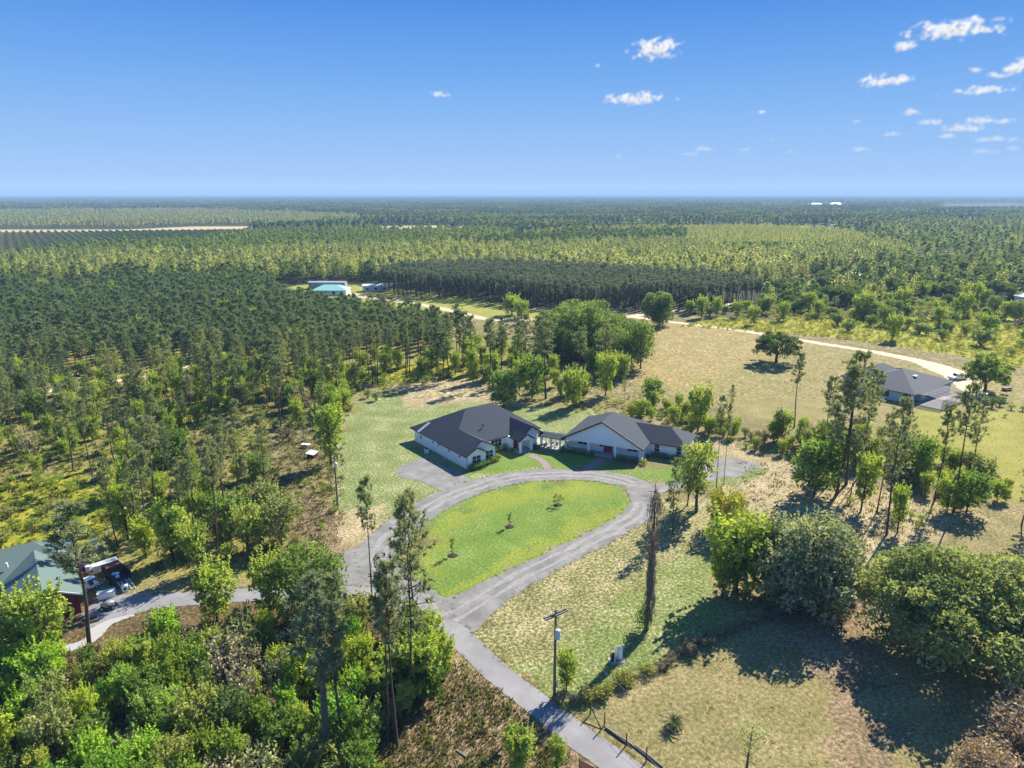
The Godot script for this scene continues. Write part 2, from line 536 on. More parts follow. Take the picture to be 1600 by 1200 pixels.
func lobe(b: Buf, c: Vector3, r: float, n: int, size: float, col: Color, tip: Color, flat := 0.8) -> void:
	var hue := rng.randf()
	for i in n:
		var d := rnd3()
		if d.y < -0.35 and rng.randf() < 0.6:
			d.y = -d.y
		var rr := r * (0.5 + 0.5 * sqrt(rng.randf())) * rng.randf_range(0.85, 1.18)
		sprig(b, c + Vector3(d.x * rr, d.y * rr * flat, d.z * rr), size * rng.randf_range(0.45, 1.45), d, col.lerp(tip, clampf(hue + rng.randf_range(-0.3, 0.3), 0, 1)))

# a leafy tree: trunk, limbs to the lobes of a loose crown
func leafy(h: float, w: float, lobes: int, per: int, size: float, col: Color, tip: Color, low := 0.25, wide_at := 0.45, shoots := 0) -> Array:
	var t := Buf.new()
	var f := Buf.new()
	var lean := Vector3(rng.randf_range(-0.05, 0.05) * h, 0, rng.randf_range(-0.05, 0.05) * h)
	var top := Vector3(lean.x, h * 0.85, lean.z)
	t.tube([Vector3(0, -0.1, 0), lean * 0.3 + Vector3(0, h * 0.3, 0), lean * 0.7 + Vector3(0, h * 0.6, 0), top], [h * 0.022, h * 0.016, h * 0.011, h * 0.003], 6)
	for i in lobes:
		var k := (i + rng.randf_range(0.1, 0.9)) / lobes
		var y := lerpf(low, 0.88, pow(k, 0.85))
		var span: float = pow(sin(PI * clampf((y - low + 0.16) / (1.3 - low), 0, 1)), 0.6) if y > wide_at else lerpf(0.65, 1.0, (y - low) / maxf(wide_at - low, 0.01))
		var a := i * 2.399 + rng.randf_range(-0.5, 0.5)
		var rad := w * 0.5 * span * rng.randf_range(0.3, 0.98)
		var r := w * rng.randf_range(0.1, 0.2) * (0.7 + 0.3 * span)
		var c := Vector3(cos(a) * rad, y * h, sin(a) * rad) + lean * y
		limb(t, lean * y * 0.8 + Vector3(0, maxf(y - 0.18, 0.12) * h, 0), c, h * 0.008, h * 0.002)
		lobe(f, c, r, int(per * r * r / (w * w * 0.0225)), size, col, tip)
	for i in shoots:
		var a := rng.randf() * TAU
		var y := rng.randf_range(0.45, 0.86)
		var span := w * 0.5 * sin(PI * clampf((y - low + 0.16) / (1.3 - low), 0, 1)) * rng.randf_range(0.3, 1.0)
		var p := Vector3(cos(a) * span, y * h, sin(a) * span) + lean * y
		var d := Vector3(cos(a) * 0.35, 1, sin(a) * 0.35).normalized()
		var n := rng.randi_range(5, 9)
		for j in n:
			sprig(f, p + d * (j * size * 0.5) + rnd3() * size * 0.3 * (1.2 - float(j) / n), size * 0.9, rnd3(), col.lerp(tip, 0.7))
	return [t, f, h]

func needles(f: Buf, p: Vector3, d: Vector3, n: int, length: float, width: float, col: Color) -> void:
	for i in n:
		var e := (rnd3() * 0.95 + d * 0.75 + Vector3(0, 0.2, 0)).normalized()
		var s := e.cross(rnd3()).normalized() * width
		var k := rng.randf_range(0.78, 1.25) * LEAF_GAIN
		f.tri(p - s, p + s, p + e * length * rng.randf_range(0.7, 1.15), Color(col.r * k, col.g * k, col.b * k))

# a slash pine: bare pole, open tufted crown
func pine(h: float, from: float, spread: float, whorls: int, tuft_n: int, length: float, width: float, col: Color, girth := 0.011, dead := 0) -> Array:
	var t := Buf.new()
	var f := Buf.new()
	var bend := rng.randf_range(-0.03, 0.03) * h
	var bz := rng.randf_range(-0.025, 0.025) * h
	var pts := []
	var rad := []
	for i in 9:
		var k := i / 8.0
		pts.append(Vector3(bend * sin(k * 3.0) + rng.randf_range(-1, 1) * 0.003 * h, k * h * 0.985 - 0.1, bz * sin(k * 2.2)))
		rad.append(h * girth * (1.0 - 0.85 * k) * (1.25 if i == 0 else 1.0))
	t.tube(pts, rad, 7)
	for i in dead:
		var y := rng.randf_range(0.35, from)
		var a := rng.randf() * TAU
		var p := Vector3(bend * sin(y * 3.0), y * h, bz * sin(y * 2.2))
		limb(t, p, p + Vector3(cos(a), rng.randf_range(-0.3, 0.3), sin(a)) * rng.randf_range(0.4, 1.3), 0.04, 0.012, 3)
	for i in whorls:
		var k := (i + rng.randf()) / whorls
		var y := lerpf(from, 0.985, k)
		var base := Vector3(bend * sin(y * 3.0), y * h, bz * sin(y * 2.2))
		var reach := spread * (sin(PI * clampf(0.18 + k * 0.72, 0, 1)) + 0.05) * rng.randf_range(0.55, 1.1)
		var arms := rng.randi_range(2, 4)
		for j in arms:
			var a := rng.randf() * TAU
			var d := Vector3(cos(a), rng.randf_range(-0.05, 0.55) + k * 0.5, sin(a)).normalized()
			var e := base + d * reach * rng.randf_range(0.6, 1.05)
			limb(t, base, e, 0.05 * (1.3 - k), 0.015, 3)
			for q in 4:
				var s := rng.randf_range(0.35, 1.0) if q > 0 else 1.0
				var p := base.lerp(e, s) + rnd3() * 0.3 * (1.0 if q > 0 else 0.2)
				needles(f, p, (d + rnd3() * 0.5).normalized(), tuft_n, length, width, col)
	needles(f, Vector3(bend * sin(3.0), h * 0.98, bz * sin(2.2)), Vector3.UP, tuft_n, length, width, col)
	return [t, f, h]

# a bushy plant without a visible trunk
func bush(h: float, w: float, lobes: int, per: int, size: float, col: Color, tip: Color, twiggy := 0) -> Array:
	var t := Buf.new()
	var f := Buf.new()
	for i in lobes:
		var a := i * 2.399 + rng.randf_range(-0.6, 0.6)
		var y := rng.randf_range(0.3, 0.75)
		var rad := w * 0.32 * sqrt(rng.randf())
		var c := Vector3(cos(a) * rad, y * h, sin(a) * rad)
		limb(t, Vector3(cos(a) * 0.1, 0, sin(a) * 0.1), c, 0.05, 0.015, 3)
		lobe(f, c, w * rng.randf_range(0.2, 0.3), per, size, col, tip, minf(h / w, 1.0))
	for i in twiggy:
		var d := rnd3()
		d.y = absf(d.y) + 0.3
		limb(t, Vector3(0, h * 0.2, 0), Vector3(d.x * w * 0.5, d.y * h * 0.8, d.z * w * 0.5), 0.03, 0.008, 3)
	return [t, f, h]

func dome_oak(h: float, w: float, lobes: int, per: int, size: float, col: Color, tip: Color) -> Array:
	var t := Buf.new()
	var f := Buf.new()
	var fork := Vector3(0, h * 0.22, 0)
	t.tube([Vector3(0, -0.1, 0), Vector3(0.1, h * 0.1, 0.05), fork], [h * 0.05, h * 0.04, h * 0.038], 8)
	var ends := []
	for i in 9:
		var a := i * 0.698 + rng.randf_range(-0.2, 0.2)
		var e := Vector3(cos(a) * w * 0.28, h * rng.randf_range(0.42, 0.66), sin(a) * w * 0.28)
		limb(t, fork, e, h * 0.022, h * 0.011, 6, 0.06)
		ends.append(e)
	for i in lobes:
		var k := (i + 0.5) / lobes
		var el := acos(1.0 - k * 1.12)
		var a := i * 2.399 + rng.randf_range(-0.4, 0.4)
		var out := rng.randf_range(0.5, 1.04)
		var c := Vector3(sin(el) * cos(a) * w * 0.46 * out, h * (0.36 + 0.55 * cos(el) * out) + rng.randf_range(-0.04, 0.04) * h, sin(el) * sin(a) * w * 0.46 * out)
		var best: Vector3 = ends[0]
		for e in ends:
			if e.distance_to(c) < best.distance_to(c):
				best = e
		limb(t, best, c, h * 0.009, h * 0.002, 4)
		lobe(f, c, w * rng.randf_range(0.05, 0.095), per, size, col, tip, 0.7)
	return [t, f, h]

func clump(h: float, w: float, n: int, size: float, col: Color, tip: Color, point := 0.0, trunk := true) -> Array:
	# a far tree: an uneven crown of a few dozen leaf masses
	var t := Buf.new()
	var f := Buf.new()
	if trunk:
		t.tube([Vector3.ZERO, Vector3(0, h * 0.7, 0)], [h * 0.016, h * 0.006], 3)
	for i in n:
		var k := sqrt(rng.randf())
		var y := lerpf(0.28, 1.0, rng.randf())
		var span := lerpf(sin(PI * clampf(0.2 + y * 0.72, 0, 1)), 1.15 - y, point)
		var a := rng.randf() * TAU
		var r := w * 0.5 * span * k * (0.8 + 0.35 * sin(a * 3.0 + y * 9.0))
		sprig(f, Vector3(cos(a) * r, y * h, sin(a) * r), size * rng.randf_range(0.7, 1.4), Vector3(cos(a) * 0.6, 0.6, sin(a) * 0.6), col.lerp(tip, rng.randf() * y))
	return [t, f, h]

func keep(kind: String, made: Array, tone := "green", woody: Material = null) -> void:
	var wood: Material = woody if woody else bark
	if not protos.has(kind):
		protos[kind] = []
	protos[kind].append({"trunk": bake([[made[0], wood]]), "crown": bake([[made[1], leaf_mats[tone]]]), "whole": bake([[made[0], wood], [made[1], leaf_mats[tone]]]), "h": made[2]})

func grow_protos() -> void:
	bark = mat(Color8(108, 90, 76), 0.95, grain(0.06, 0.55, 1.0, 3), 1.3)
	bark_grey = mat(Color8(138, 126, 114), 0.95, grain(0.03, 0.35, 1.0, 4), 0.8)
	for tone in {"green": 0.95, "bright": 1.0, "dull": 0.8, "dry": 0.5}.keys():
		leaf_mats[tone] = leaf_mat(Color.WHITE, {"green": 0.95, "bright": 1.0, "dull": 0.8, "dry": 0.5}[tone])
	var pn := Color(0.155, 0.18, 0.088)
	keep("pine", pine(17, 0.6, 2.5, 18, 14, 0.55, 0.065, pn, 0.0105, 5), "dull")
	keep("pine", pine(16, 0.42, 2.7, 21, 12, 0.55, 0.065, Color(0.165, 0.185, 0.092), 0.010, 4), "dull")
	keep("pine", pine(14, 0.3, 2.4, 23, 12, 0.52, 0.065, Color(0.14, 0.175, 0.075), 0.010, 3), "dull")
	keep("pine", pine(18, 0.66, 2.6, 15, 15, 0.55, 0.065, Color(0.17, 0.185, 0.098), 0.009, 7), "dull")
	keep("pine", pine(15, 0.5, 2.8, 18, 13, 0.6, 0.065, Color(0.15, 0.178, 0.083), 0.010, 5), "dull")
	var bl := Color(0.105, 0.165, 0.032)
	var tip := Color(0.25, 0.305, 0.045)
	keep("leafy_tree", leafy(8, 4.6, 40, 40, 0.46, bl, tip, 0.12, 0.4, 80), "green")
	keep("leafy_tree", leafy(9, 4.2, 40, 38, 0.44, Color(0.12, 0.18, 0.04), Color(0.25, 0.31, 0.05), 0.2, 0.5, 90), "bright")
	keep("leafy_tree", leafy(7, 5.2, 42, 40, 0.48, Color(0.065, 0.115, 0.028), Color(0.15, 0.225, 0.042), 0.12, 0.4, 60), "green")
	keep("leafy_tree", leafy(10, 4.4, 38, 34, 0.42, Color(0.13, 0.18, 0.05), Color(0.26, 0.3, 0.07), 0.3, 0.55, 70), "bright")
	keep("leafy_tree", leafy(6.5, 4.2, 36, 34, 0.42, Color(0.115, 0.145, 0.055), Color(0.2, 0.225, 0.08), 0.1, 0.4, 80), "green")
	keep("leafy_tree", leafy(5.5, 4.2, 34, 13, 0.34, Color(0.17, 0.155, 0.1), Color(0.24, 0.215, 0.13), 0.1, 0.4, 20), "dry", bark_grey)
	keep("shrub", bush(2.2, 2.8, 9, 46, 0.27, bl, tip), "green")
	keep("shrub", bush(1.7, 2.4, 8, 42, 0.24, Color(0.13, 0.15, 0.045), Color(0.22, 0.22, 0.06), 4), "green")
	keep("shrub", bush(2.0, 2.6, 8, 30, 0.25, Color(0.12, 0.115, 0.07), Color(0.17, 0.155, 0.09), 14), "dry")
	keep("shrub", bush(2.6, 2.4, 9, 50, 0.26, Color(0.065, 0.11, 0.03), Color(0.12, 0.18, 0.04)), "green")
	keep("shrub", bush(3.4, 3.6, 16, 52, 0.36, Color(0.06, 0.1, 0.032), Color(0.15, 0.2, 0.05)), "green")
	keep("shrub", bush(4.2, 3.4, 16, 52, 0.38, Color(0.08, 0.125, 0.035), Color(0.19, 0.24, 0.05)), "green")
	keep("oak", dome_oak(11, 13, 70, 95, 0.5, Color(0.06, 0.1, 0.03), Color(0.13, 0.185, 0.05)), "green")
	keep("oak", leafy(10, 9, 40, 90, 0.45, Color(0.07, 0.115, 0.032), Color(0.15, 0.21, 0.05), 0.14, 0.45, 30), "green")
	for i in 4:
		keep("plantation_pine", pine(9.5, 0.3, 1.9, 12, 8, 0.75, 0.1, [Color(0.098, 0.142, 0.066), Color(0.115, 0.15, 0.072), Color(0.088, 0.13, 0.066), Color(0.12, 0.155, 0.066)][i], 0.010, 0), "dull")
	keep("row_pine", pine(12.5, 0.52, 1.5, 8, 8, 0.85, 0.11, Color(0.105, 0.13, 0.092), 0.011, 3), "dull")
	keep("row_pine", pine(12, 0.48, 1.6, 8, 8, 0.85, 0.11, Color(0.115, 0.138, 0.096), 0.011, 3), "dull")
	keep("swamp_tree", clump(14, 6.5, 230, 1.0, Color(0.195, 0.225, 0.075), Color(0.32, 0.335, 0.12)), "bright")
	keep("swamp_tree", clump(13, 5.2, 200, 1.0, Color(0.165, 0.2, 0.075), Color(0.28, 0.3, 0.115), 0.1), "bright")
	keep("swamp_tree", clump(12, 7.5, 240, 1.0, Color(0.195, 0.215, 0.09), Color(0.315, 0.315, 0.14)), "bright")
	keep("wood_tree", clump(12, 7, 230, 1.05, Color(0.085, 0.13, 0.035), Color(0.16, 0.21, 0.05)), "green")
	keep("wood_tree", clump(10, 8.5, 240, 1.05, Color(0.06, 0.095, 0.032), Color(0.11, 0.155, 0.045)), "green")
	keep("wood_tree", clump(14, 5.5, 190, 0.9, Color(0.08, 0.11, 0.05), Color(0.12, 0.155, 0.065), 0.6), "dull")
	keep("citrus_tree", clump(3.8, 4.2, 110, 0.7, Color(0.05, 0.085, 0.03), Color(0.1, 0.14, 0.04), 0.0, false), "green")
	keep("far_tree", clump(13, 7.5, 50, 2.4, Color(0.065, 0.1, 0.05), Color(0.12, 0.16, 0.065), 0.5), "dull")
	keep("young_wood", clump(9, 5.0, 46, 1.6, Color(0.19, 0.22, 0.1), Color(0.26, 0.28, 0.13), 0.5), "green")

func ground_tuft(n: int, h: float, spread: float, col: Color, tip: Color) -> Buf:
	var f := Buf.new()
	for i in n:
		var a := rng.randf() * TAU
		var p := Vector3(cos(a), 0, sin(a)) * spread * sqrt(rng.randf())
		var e := p + Vector3(rng.randf_range(-0.5, 0.5), rng.randf_range(0.5, 1.0), rng.randf_range(-0.5, 0.5)) * h
		var s := Vector3(-sin(a + rng.randf() * 3.0), 0, cos(a)) * h * 0.14
		f.tri(p - s, p + s, e, col.lerp(tip, rng.randf()))
	return f

func wish(kind: String, variant: int, p: Vector3, h: float, wide := 1.0, tint := Color.WHITE, look := "", label := "") -> void:
	if not wishes.has(kind):
		wishes[kind] = []
	var size := h / EYE.distance_to(p)
	if label.begins_with("!"):
		label = label.substr(1)
	elif label:
		size += 10.0
	wishes[kind].append({"v": variant, "p": p, "h": h, "w": wide, "t": tint, "look": look, "label": label, "size": size, "turn": rng.randf() * TAU})

func scatter(poly: PackedVector2Array, step: float, keep_out: Array, jitter := 0.42, dir := 0.0) -> Array:
	var out := []
	var lo := poly[0]
	var hi := poly[0]
	var ax := Vector2(cos(dir), sin(dir))
	var ay := Vector2(-sin(dir), cos(dir))
	for p in poly:
		var q := Vector2(p.dot(ax), p.dot(ay))
		if p == poly[0]:
			lo = q
			hi = q
		lo = lo.min(q)
		hi = hi.max(q)
	var y := lo.y
	while y < hi.y:
		var x := lo.x
		while x < hi.x:
			var q := Vector2(x + rng.randf_range(-1, 1) * step * jitter, y + rng.randf_range(-1, 1) * step * jitter)
			var p := ax * q.x + ay * q.y
			if Geometry2D.is_point_in_polygon(p, poly):
				var w := Vector3(p.x, 0, p.y)
				if not inside(w, keep_out):
					out.append(w)
			x += step
		y += step
	return out

# Trees asked for with wish(): those that show largest become things of their own, the rest of a kind one mass.
func plant(kind: String, called: String, category: String, most: int, split: bool, mass: String, group: String, woody_name := "trunk", crown_name := "crown") -> void:
	var list: Array = wishes.get(kind, [])
	list.sort_custom(func(a, b): return a.size > b.size)
	var tinted := {}
	for i in mini(most, list.size()):
		var t: Dictionary = list[i]
		var pr: Dictionary = protos[kind][t.v % protos[kind].size()]
		var o: Node3D
		if split:
			o = Node3D.new()
			o.name = numbered(called)
			add_child(o, true)
			put(woody_name, pr.trunk, o)
			var cr := put(crown_name, pr.crown, o)
			if t.t != Color.WHITE:
				var src: StandardMaterial3D = pr.crown.surface_get_material(0)
				var key := [src, t.t]
				if not tinted.has(key):
					var mm: StandardMaterial3D = src.duplicate()
					mm.albedo_color = t.t
					tinted[key] = mm
				cr.material_override = tinted[key]
		else:
			o = put(called, pr.whole)
		o.position = t.p
		o.rotation.y = t.turn
		var s: float = t.h / pr.h
		o.scale = Vector3(s * t.w, s, s * t.w)
		if t.label:
			tag(o, t.label, category)
		else:
			pending.append({"o": o, "look": t.look if t.look else "tree", "p": t.p, "category": category, "group": group})
	if list.size() > most:
		var rest := list.slice(most)
		spread(mass, bake_of(kind), rest)

func bake_of(kind: String) -> Dictionary:
	return protos[kind][0]

func spread(called: String, pr: Dictionary, rest: Array) -> void:
	var mm := MultiMesh.new()
	mm.transform_format = MultiMesh.TRANSFORM_3D
	mm.use_colors = true
	mm.mesh = pr.whole
	mm.instance_count = rest.size()
	for i in rest.size():
		var t: Dictionary = rest[i]
		var s: float = t.h / pr.h
		mm.set_instance_transform(i, Transform3D(Basis(Vector3.UP, t.turn).scaled(Vector3(s * t.w, s, s * t.w)), t.p))
		mm.set_instance_color(i, t.t)
	var o := MultiMeshInstance3D.new()
	o.multimesh = mm
	o.name = numbered(called)
	o.set_meta("kind", "stuff")
	add_child(o, true)

func cover(called: String, b: Buf, tone: String, places: Array, lo: float, hi: float, tints: Array) -> void:
	var list := []
	for p in places:
		list.append({"p": p, "h": rng.randf_range(lo, hi), "w": rng.randf_range(0.8, 1.4), "t": tints[rng.randi() % tints.size()], "turn": rng.randf() * TAU})
	spread(called, {"whole": bake([[b, leaf_mats[tone]]]), "h": 1.0}, list)

func ordinal(n: int) -> String:
	var low := ["", "first", "second", "third", "fourth", "fifth", "sixth", "seventh", "eighth", "ninth", "tenth", "eleventh", "twelfth", "thirteenth", "fourteenth", "fifteenth", "sixteenth", "seventeenth", "eighteenth", "nineteenth"]
	if n < 20:
		return low[n]
	var tens := n / 10
	if n % 10 == 0:
		return ["twentieth", "thirtieth", "fortieth", "fiftieth", "sixtieth", "seventieth", "eightieth", "ninetieth"][clampi(tens - 2, 0, 7)]
	return ["twenty", "thirty", "forty", "fifty", "sixty", "seventy", "eighty", "ninety"][clampi(tens - 2, 0, 7)] + "-" + low[n % 10]

# Labels for the many: how it looks, on which side of the nearest landmark, and which one counted from there
func name_pending() -> void:
	var by := {}
	for e in pending:
		var best: Array = landmarks[0]
		for l in landmarks:
			if l[1].distance_to(e.p) < best[1].distance_to(e.p):
				best = l
		var d: Vector3 = e.p - best[1]
		e.dist = d.length()
		var ax := absf(d.x)
		var az := absf(d.z)
		var deep := "beyond" if d.z < 0 else "before"
		var across := "left of" if d.x < 0 else "right of"
		var side: String = deep if az > ax * 2.2 else across if ax > az * 2.2 else deep + " and " + across
		e.text = "%s %s %s" % [e.look, side, best[0]]
		if not by.has(e.text):
			by[e.text] = []
		by[e.text].append(e)
	for k in by.keys():
		var list: Array = by[k]
		list.sort_custom(func(a, b): return a.dist < b.dist)
		for i in list.size():
			var e: Dictionary = list[i]
			var text: String = e.text
			if i > 0 and i < 99:
				text = ordinal(i + 1) + " " + text
			elif i >= 99:
				text = "distant " + text
			tag(e.o, text, e.category, e.group)

# ------------------------------------------------------------------ buildings

# A window on the wall plane z = z0 (facing +z) or, with side = true, on x = x0 facing -x or +x
func window(parent: Node, at: Vector3, w: float, h: float, cols: int, rows: int, face := 0, frame: Material = null, glass: Material = null) -> void:
	frame = frame if frame else M.white_trim
	glass = glass if glass else M.glass
	var o := Node3D.new()
	o.name = "window"
	o.position = at
	o.rotation.y = [0.0, -PI / 2, PI / 2, PI][face]
	parent.add_child(o, true)
	var b := Buf.new()
	b.box(Vector3(-w / 2 - 0.07, -0.07, 0), Vector3(w / 2 + 0.07, 0, 0.07))
	b.box(Vector3(-w / 2 - 0.07, h, 0), Vector3(w / 2 + 0.07, h + 0.07, 0.07))
	b.box(Vector3(-w / 2 - 0.07, 0, 0), Vector3(-w / 2, h, 0.07))
	b.box(Vector3(w / 2, 0, 0), Vector3(w / 2 + 0.07, h, 0.07))
	for i in range(1, cols):
		var x := -w / 2 + w * i / cols
		b.box(Vector3(x - 0.035, 0, 0.004), Vector3(x + 0.035, h, 0.066))
	for i in range(1, rows):
		var y := h * i / rows
		b.box(Vector3(-w / 2, y - 0.03, 0.006), Vector3(w / 2, y + 0.03, 0.06))
	part("frame", b, frame, o)
	for i in cols:
		for j in rows:
			var g := Buf.new()
			g.box(Vector3(-w / 2 + w * i / cols + 0.02, h * j / rows + 0.02, 0.003), Vector3(-w / 2 + w * (i + 1) / cols - 0.02, h * (j + 1) / rows - 0.02, 0.03))
			part("pane", g, glass, o)

func gable(b: Buf, x0: float, xr: float, x1: float, y0: float, yr: float, z0: float, z1: float, th := 0.16) -> void:
	b.slab([Vector3(x0, y0, z0), Vector3(xr, yr, z0), Vector3(xr, yr, z1), Vector3(x0, y0, z1)], th)
	b.slab([Vector3(xr, yr, z0), Vector3(x1, y0, z0), Vector3(x1, y0, z1), Vector3(xr, yr, z1)], th)

func hip(b: Buf, x0: float, x1: float, z0: float, z1: float, y0: float, yr: float, r0: Vector3, r1: Vector3, th := 0.16) -> void:
	# ridge from r0 (left) to r1 (right) for a long side along x, or r0 near / r1 far along z
	var a := Vector3(x0, y0, z0)
	var c := Vector3(x1, y0, z0)
	var d := Vector3(x1, y0, z1)
	var e := Vector3(x0, y0, z1)
	var p := Vector3(r0.x, yr, r0.z)
	var q := Vector3(r1.x, yr, r1.z)
	if absf(p.x - q.x) > absf(p.z - q.z):
		b.slab([a, c, q, p], th); b.slab([c, d, q], th); b.slab([d, e, p, q], th); b.slab([e, a, p], th)
	else:
		b.slab([a, c, p], th); b.slab([c, d, q, p], th); b.slab([d, e, q], th); b.slab([e, a, p, q], th)

func gable_wall(b: Buf, x0: float, xr: float, x1: float, y0: float, yr: float, z0: float, z1: float) -> void:
	var p := [Vector3(x0, y0, z1), Vector3(x1, y0, z1), Vector3(xr, yr, z1), Vector3(x0, y0, z0), Vector3(x1, y0, z0), Vector3(xr, yr, z0)]
	b.tri(p[0], p[2], p[1], Color.WHITE); b.tri(p[3], p[4], p[5], Color.WHITE)
	b.quad(p[0], p[3], p[5], p[2]); b.quad(p[1], p[2], p[5], p[4]); b.quad(p[0], p[1], p[4], p[3])

func door(parent: Node, at: Vector3, w: float, h: float, leaves: int, m: Material, face := 0) -> void:
	var o := Node3D.new()
	o.name = "door"
	o.position = at
	o.rotation.y = [0.0, -PI / 2, PI / 2, PI][face]
	parent.add_child(o, true)
	var f := Buf.new()
	f.box(Vector3(-w / 2 - 0.09, 0, 0), Vector3(-w / 2, h + 0.09, 0.09)); f.box(Vector3(w / 2, 0, 0), Vector3(w / 2 + 0.09, h + 0.09, 0.09)); f.box(Vector3(-w / 2, h, 0), Vector3(w / 2, h + 0.09, 0.09))
	part("frame", f, M.white_trim, o)
	for i in leaves:
		var l := Buf.new()
		var x0 := -w / 2 + w * i / leaves + 0.01
		var x1 := -w / 2 + w * (i + 1) / leaves - 0.01
		l.box(Vector3(x0, 0.02, 0.01), Vector3(x1, h, 0.05))
		for k in 3:
			l.box(Vector3(x0 + 0.12, 0.2 + k * h * 0.31, 0.05), Vector3(x1 - 0.12, 0.2 + k * h * 0.31 + h * 0.23, 0.065))
		part("leaf", l, m, o)
	bx(o, "handle", Vector3(-0.08 if leaves == 2 else w / 2 - 0.16, h * 0.42, 0.066), Vector3(-0.03 if leaves == 2 else w / 2 - 0.11, h * 0.54, 0.11), M.metal)

func house_a() -> void:
	var t := thing("white_house", "white house with garage wing, dark hip roof and two small front gables", "house", Vector3(-8.57, 0, -127.15), 0.6435)
	var w := Buf.new()
	w.box(Vector3(0, -0.1, -20.2), Vector3(7.2, 2.7, -0.9))
	w.box(Vector3(0.002, -0.1, -0.9), Vector3(4.3, 2.7, 0))
	w.box(Vector3(7.2, -0.1, -21.2), Vector3(21.4, 2.7, -5.3))
	w.box(Vector3(13.2, -0.1, -5.3), Vector3(18.6, 2.7, -3.6))
	w.box(Vector3(16.7, -0.1, -3.6), Vector3(18.6, 2.7, -1.9))
	part("wall", w, M.stucco, t)
	var g0 := Buf.new()
	gable_wall(g0, -0.3, 3.85, 7.7, 2.72, 4.8, -1.2, -0.88)
	part("gable_end", g0, M.stucco, t)
	var g1 := Buf.new()
	gable_wall(g1, -0.3, 2.05, 4.4, 2.72, 4.0, -0.3, 0.01)
	part("gable_end", g1, M.stucco, t)
	var g2 := Buf.new()
	gable_wall(g2, 13.8, 16.9, 20.0, 2.72, 4.9, -2.2, -1.88)
	part("gable_end", g2, M.stucco, t)
	var g3 := Buf.new()
	gable_wall(g3, 13.3, 14.95, 16.6, 2.5, 3.75, -1.15, -0.85)
	part("gable_end", g3, M.stucco, t)
	var r := Buf.new()
	hip(r, -0.32, 22.1, -4.8, -21.8, 2.7, 7.4, Vector3(8.6, 0, -13.4), Vector3(15.5, 0, -13.4))
	gable(r, -0.45, 3.85, 7.95, 2.66, 4.95, -0.45, -10.2)
	gable(r, -0.5, 2.05, 4.62, 2.7, 4.08, 0.4, -3.2)
	gable(r, 13.5, 16.9, 20.3, 2.66, 5.02, -1.3, -10.4)
	gable(r, 13.05, 14.95, 16.85, 2.64, 3.85, -0.55, -4.2)
	var roof := part("roof", r, M.shingle, t)
	cyl(roof, "vent_pipe", Vector3(9.2, 4.6, -7.9), 0.12, 0.12, 0.75, M.black, 8)
	cyl(roof, "vent_pipe", Vector3(17.5, 5.2, -17.0), 0.12, 0.12, 0.7, M.black, 8)
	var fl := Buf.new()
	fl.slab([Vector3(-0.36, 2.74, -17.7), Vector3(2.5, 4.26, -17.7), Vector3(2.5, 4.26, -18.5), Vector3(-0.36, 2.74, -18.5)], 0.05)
	part("sunlit_strip", fl, M.sunlit_roof, roof)  # pale slab on the dark roof, sunlight on a small hip face painted in
	for e in [[-0.47, 2.62, 3.85, 4.9, -0.42], [7.97, 2.62, 3.85, 4.9, -0.42], [-0.52, 2.66, 2.05, 4.03, 0.43], [4.64, 2.66, 2.05, 4.03, 0.43], [13.48, 2.62, 16.9, 4.97, -1.27], [20.32, 2.62, 16.9, 4.97, -1.27], [13.03, 2.6, 14.95, 3.8, -0.52], [16.87, 2.6, 14.95, 3.8, -0.52]]:
		var fb := Buf.new()
		fb.bar(Vector3(e[0], e[1], e[4]), Vector3(e[2], e[3], e[4]), 0.06, 0.24)
		part("fascia", fb, M.fascia, t)
	window(t, Vector3(2.15, 0.9, 0.002), 1.9, 1.4, 2, 2)
	window(t, Vector3(5.8, 0.9, -0.898), 1.7, 1.4, 2, 2)
	window(t, Vector3(10.6, 0.8, -5.298), 2.6, 1.5, 3, 2)
	window(t, Vector3(8.1, 1.3, -5.298), 0.7, 1.0, 1, 2)
	window(t, Vector3(20.3, 0.9, -5.298), 1.4, 1.3, 2, 2)
	window(t, Vector3(-0.002, 1.3, -17.4), 0.6, 0.8, 1, 1, 1)
	for z in [-4.4, -8.4]:
		var d := Node3D.new()
		d.name = "garage_door"
		d.position = Vector3(-0.002, 0, z)
		d.rotation.y = -PI / 2
		t.add_child(d, true)
		for k in 4:
			bx(d, "panel", Vector3(-1.35, 0.03 + k * 0.56, 0), Vector3(1.35, 0.03 + k * 0.56 + 0.53, 0.05), M.white_trim)
	for z in [-2.5, -6.4, -10.4, -12.6]:
		bx(t, "wall_lamp", Vector3(-0.18, 1.75, z - 0.09), Vector3(-0.002, 2.1, z + 0.09), M.black)
	door(t, Vector3(14.3, 0.16, -3.598), 1.2, 2.1, 1, M.red)
	for p in [[13.55, -0.9], [16.35, -0.9], [19.9, -2.0]]:
		bx(t, "column", Vector3(p[0] - 0.2, 0, p[1] - 0.2), Vector3(p[0] + 0.2, 2.64, p[1] + 0.2), M.stucco)
	bx(t, "porch_floor", Vector3(13.0, 0, -3.6), Vector3(16.7, 0.14, -0.5), M.concrete)
	bx(t, "patio_floor", Vector3(18.6, 0, -5.3), Vector3(22.0, 0.13, -1.5), M.concrete)
	bx(t, "downspout", Vector3(-0.09, 0, 0.004), Vector3(0.0, 2.6, 0.09), M.black)
	bx(t, "downspout", Vector3(7.2, 0, -0.99), Vector3(7.29, 2.6, -0.9), M.black)

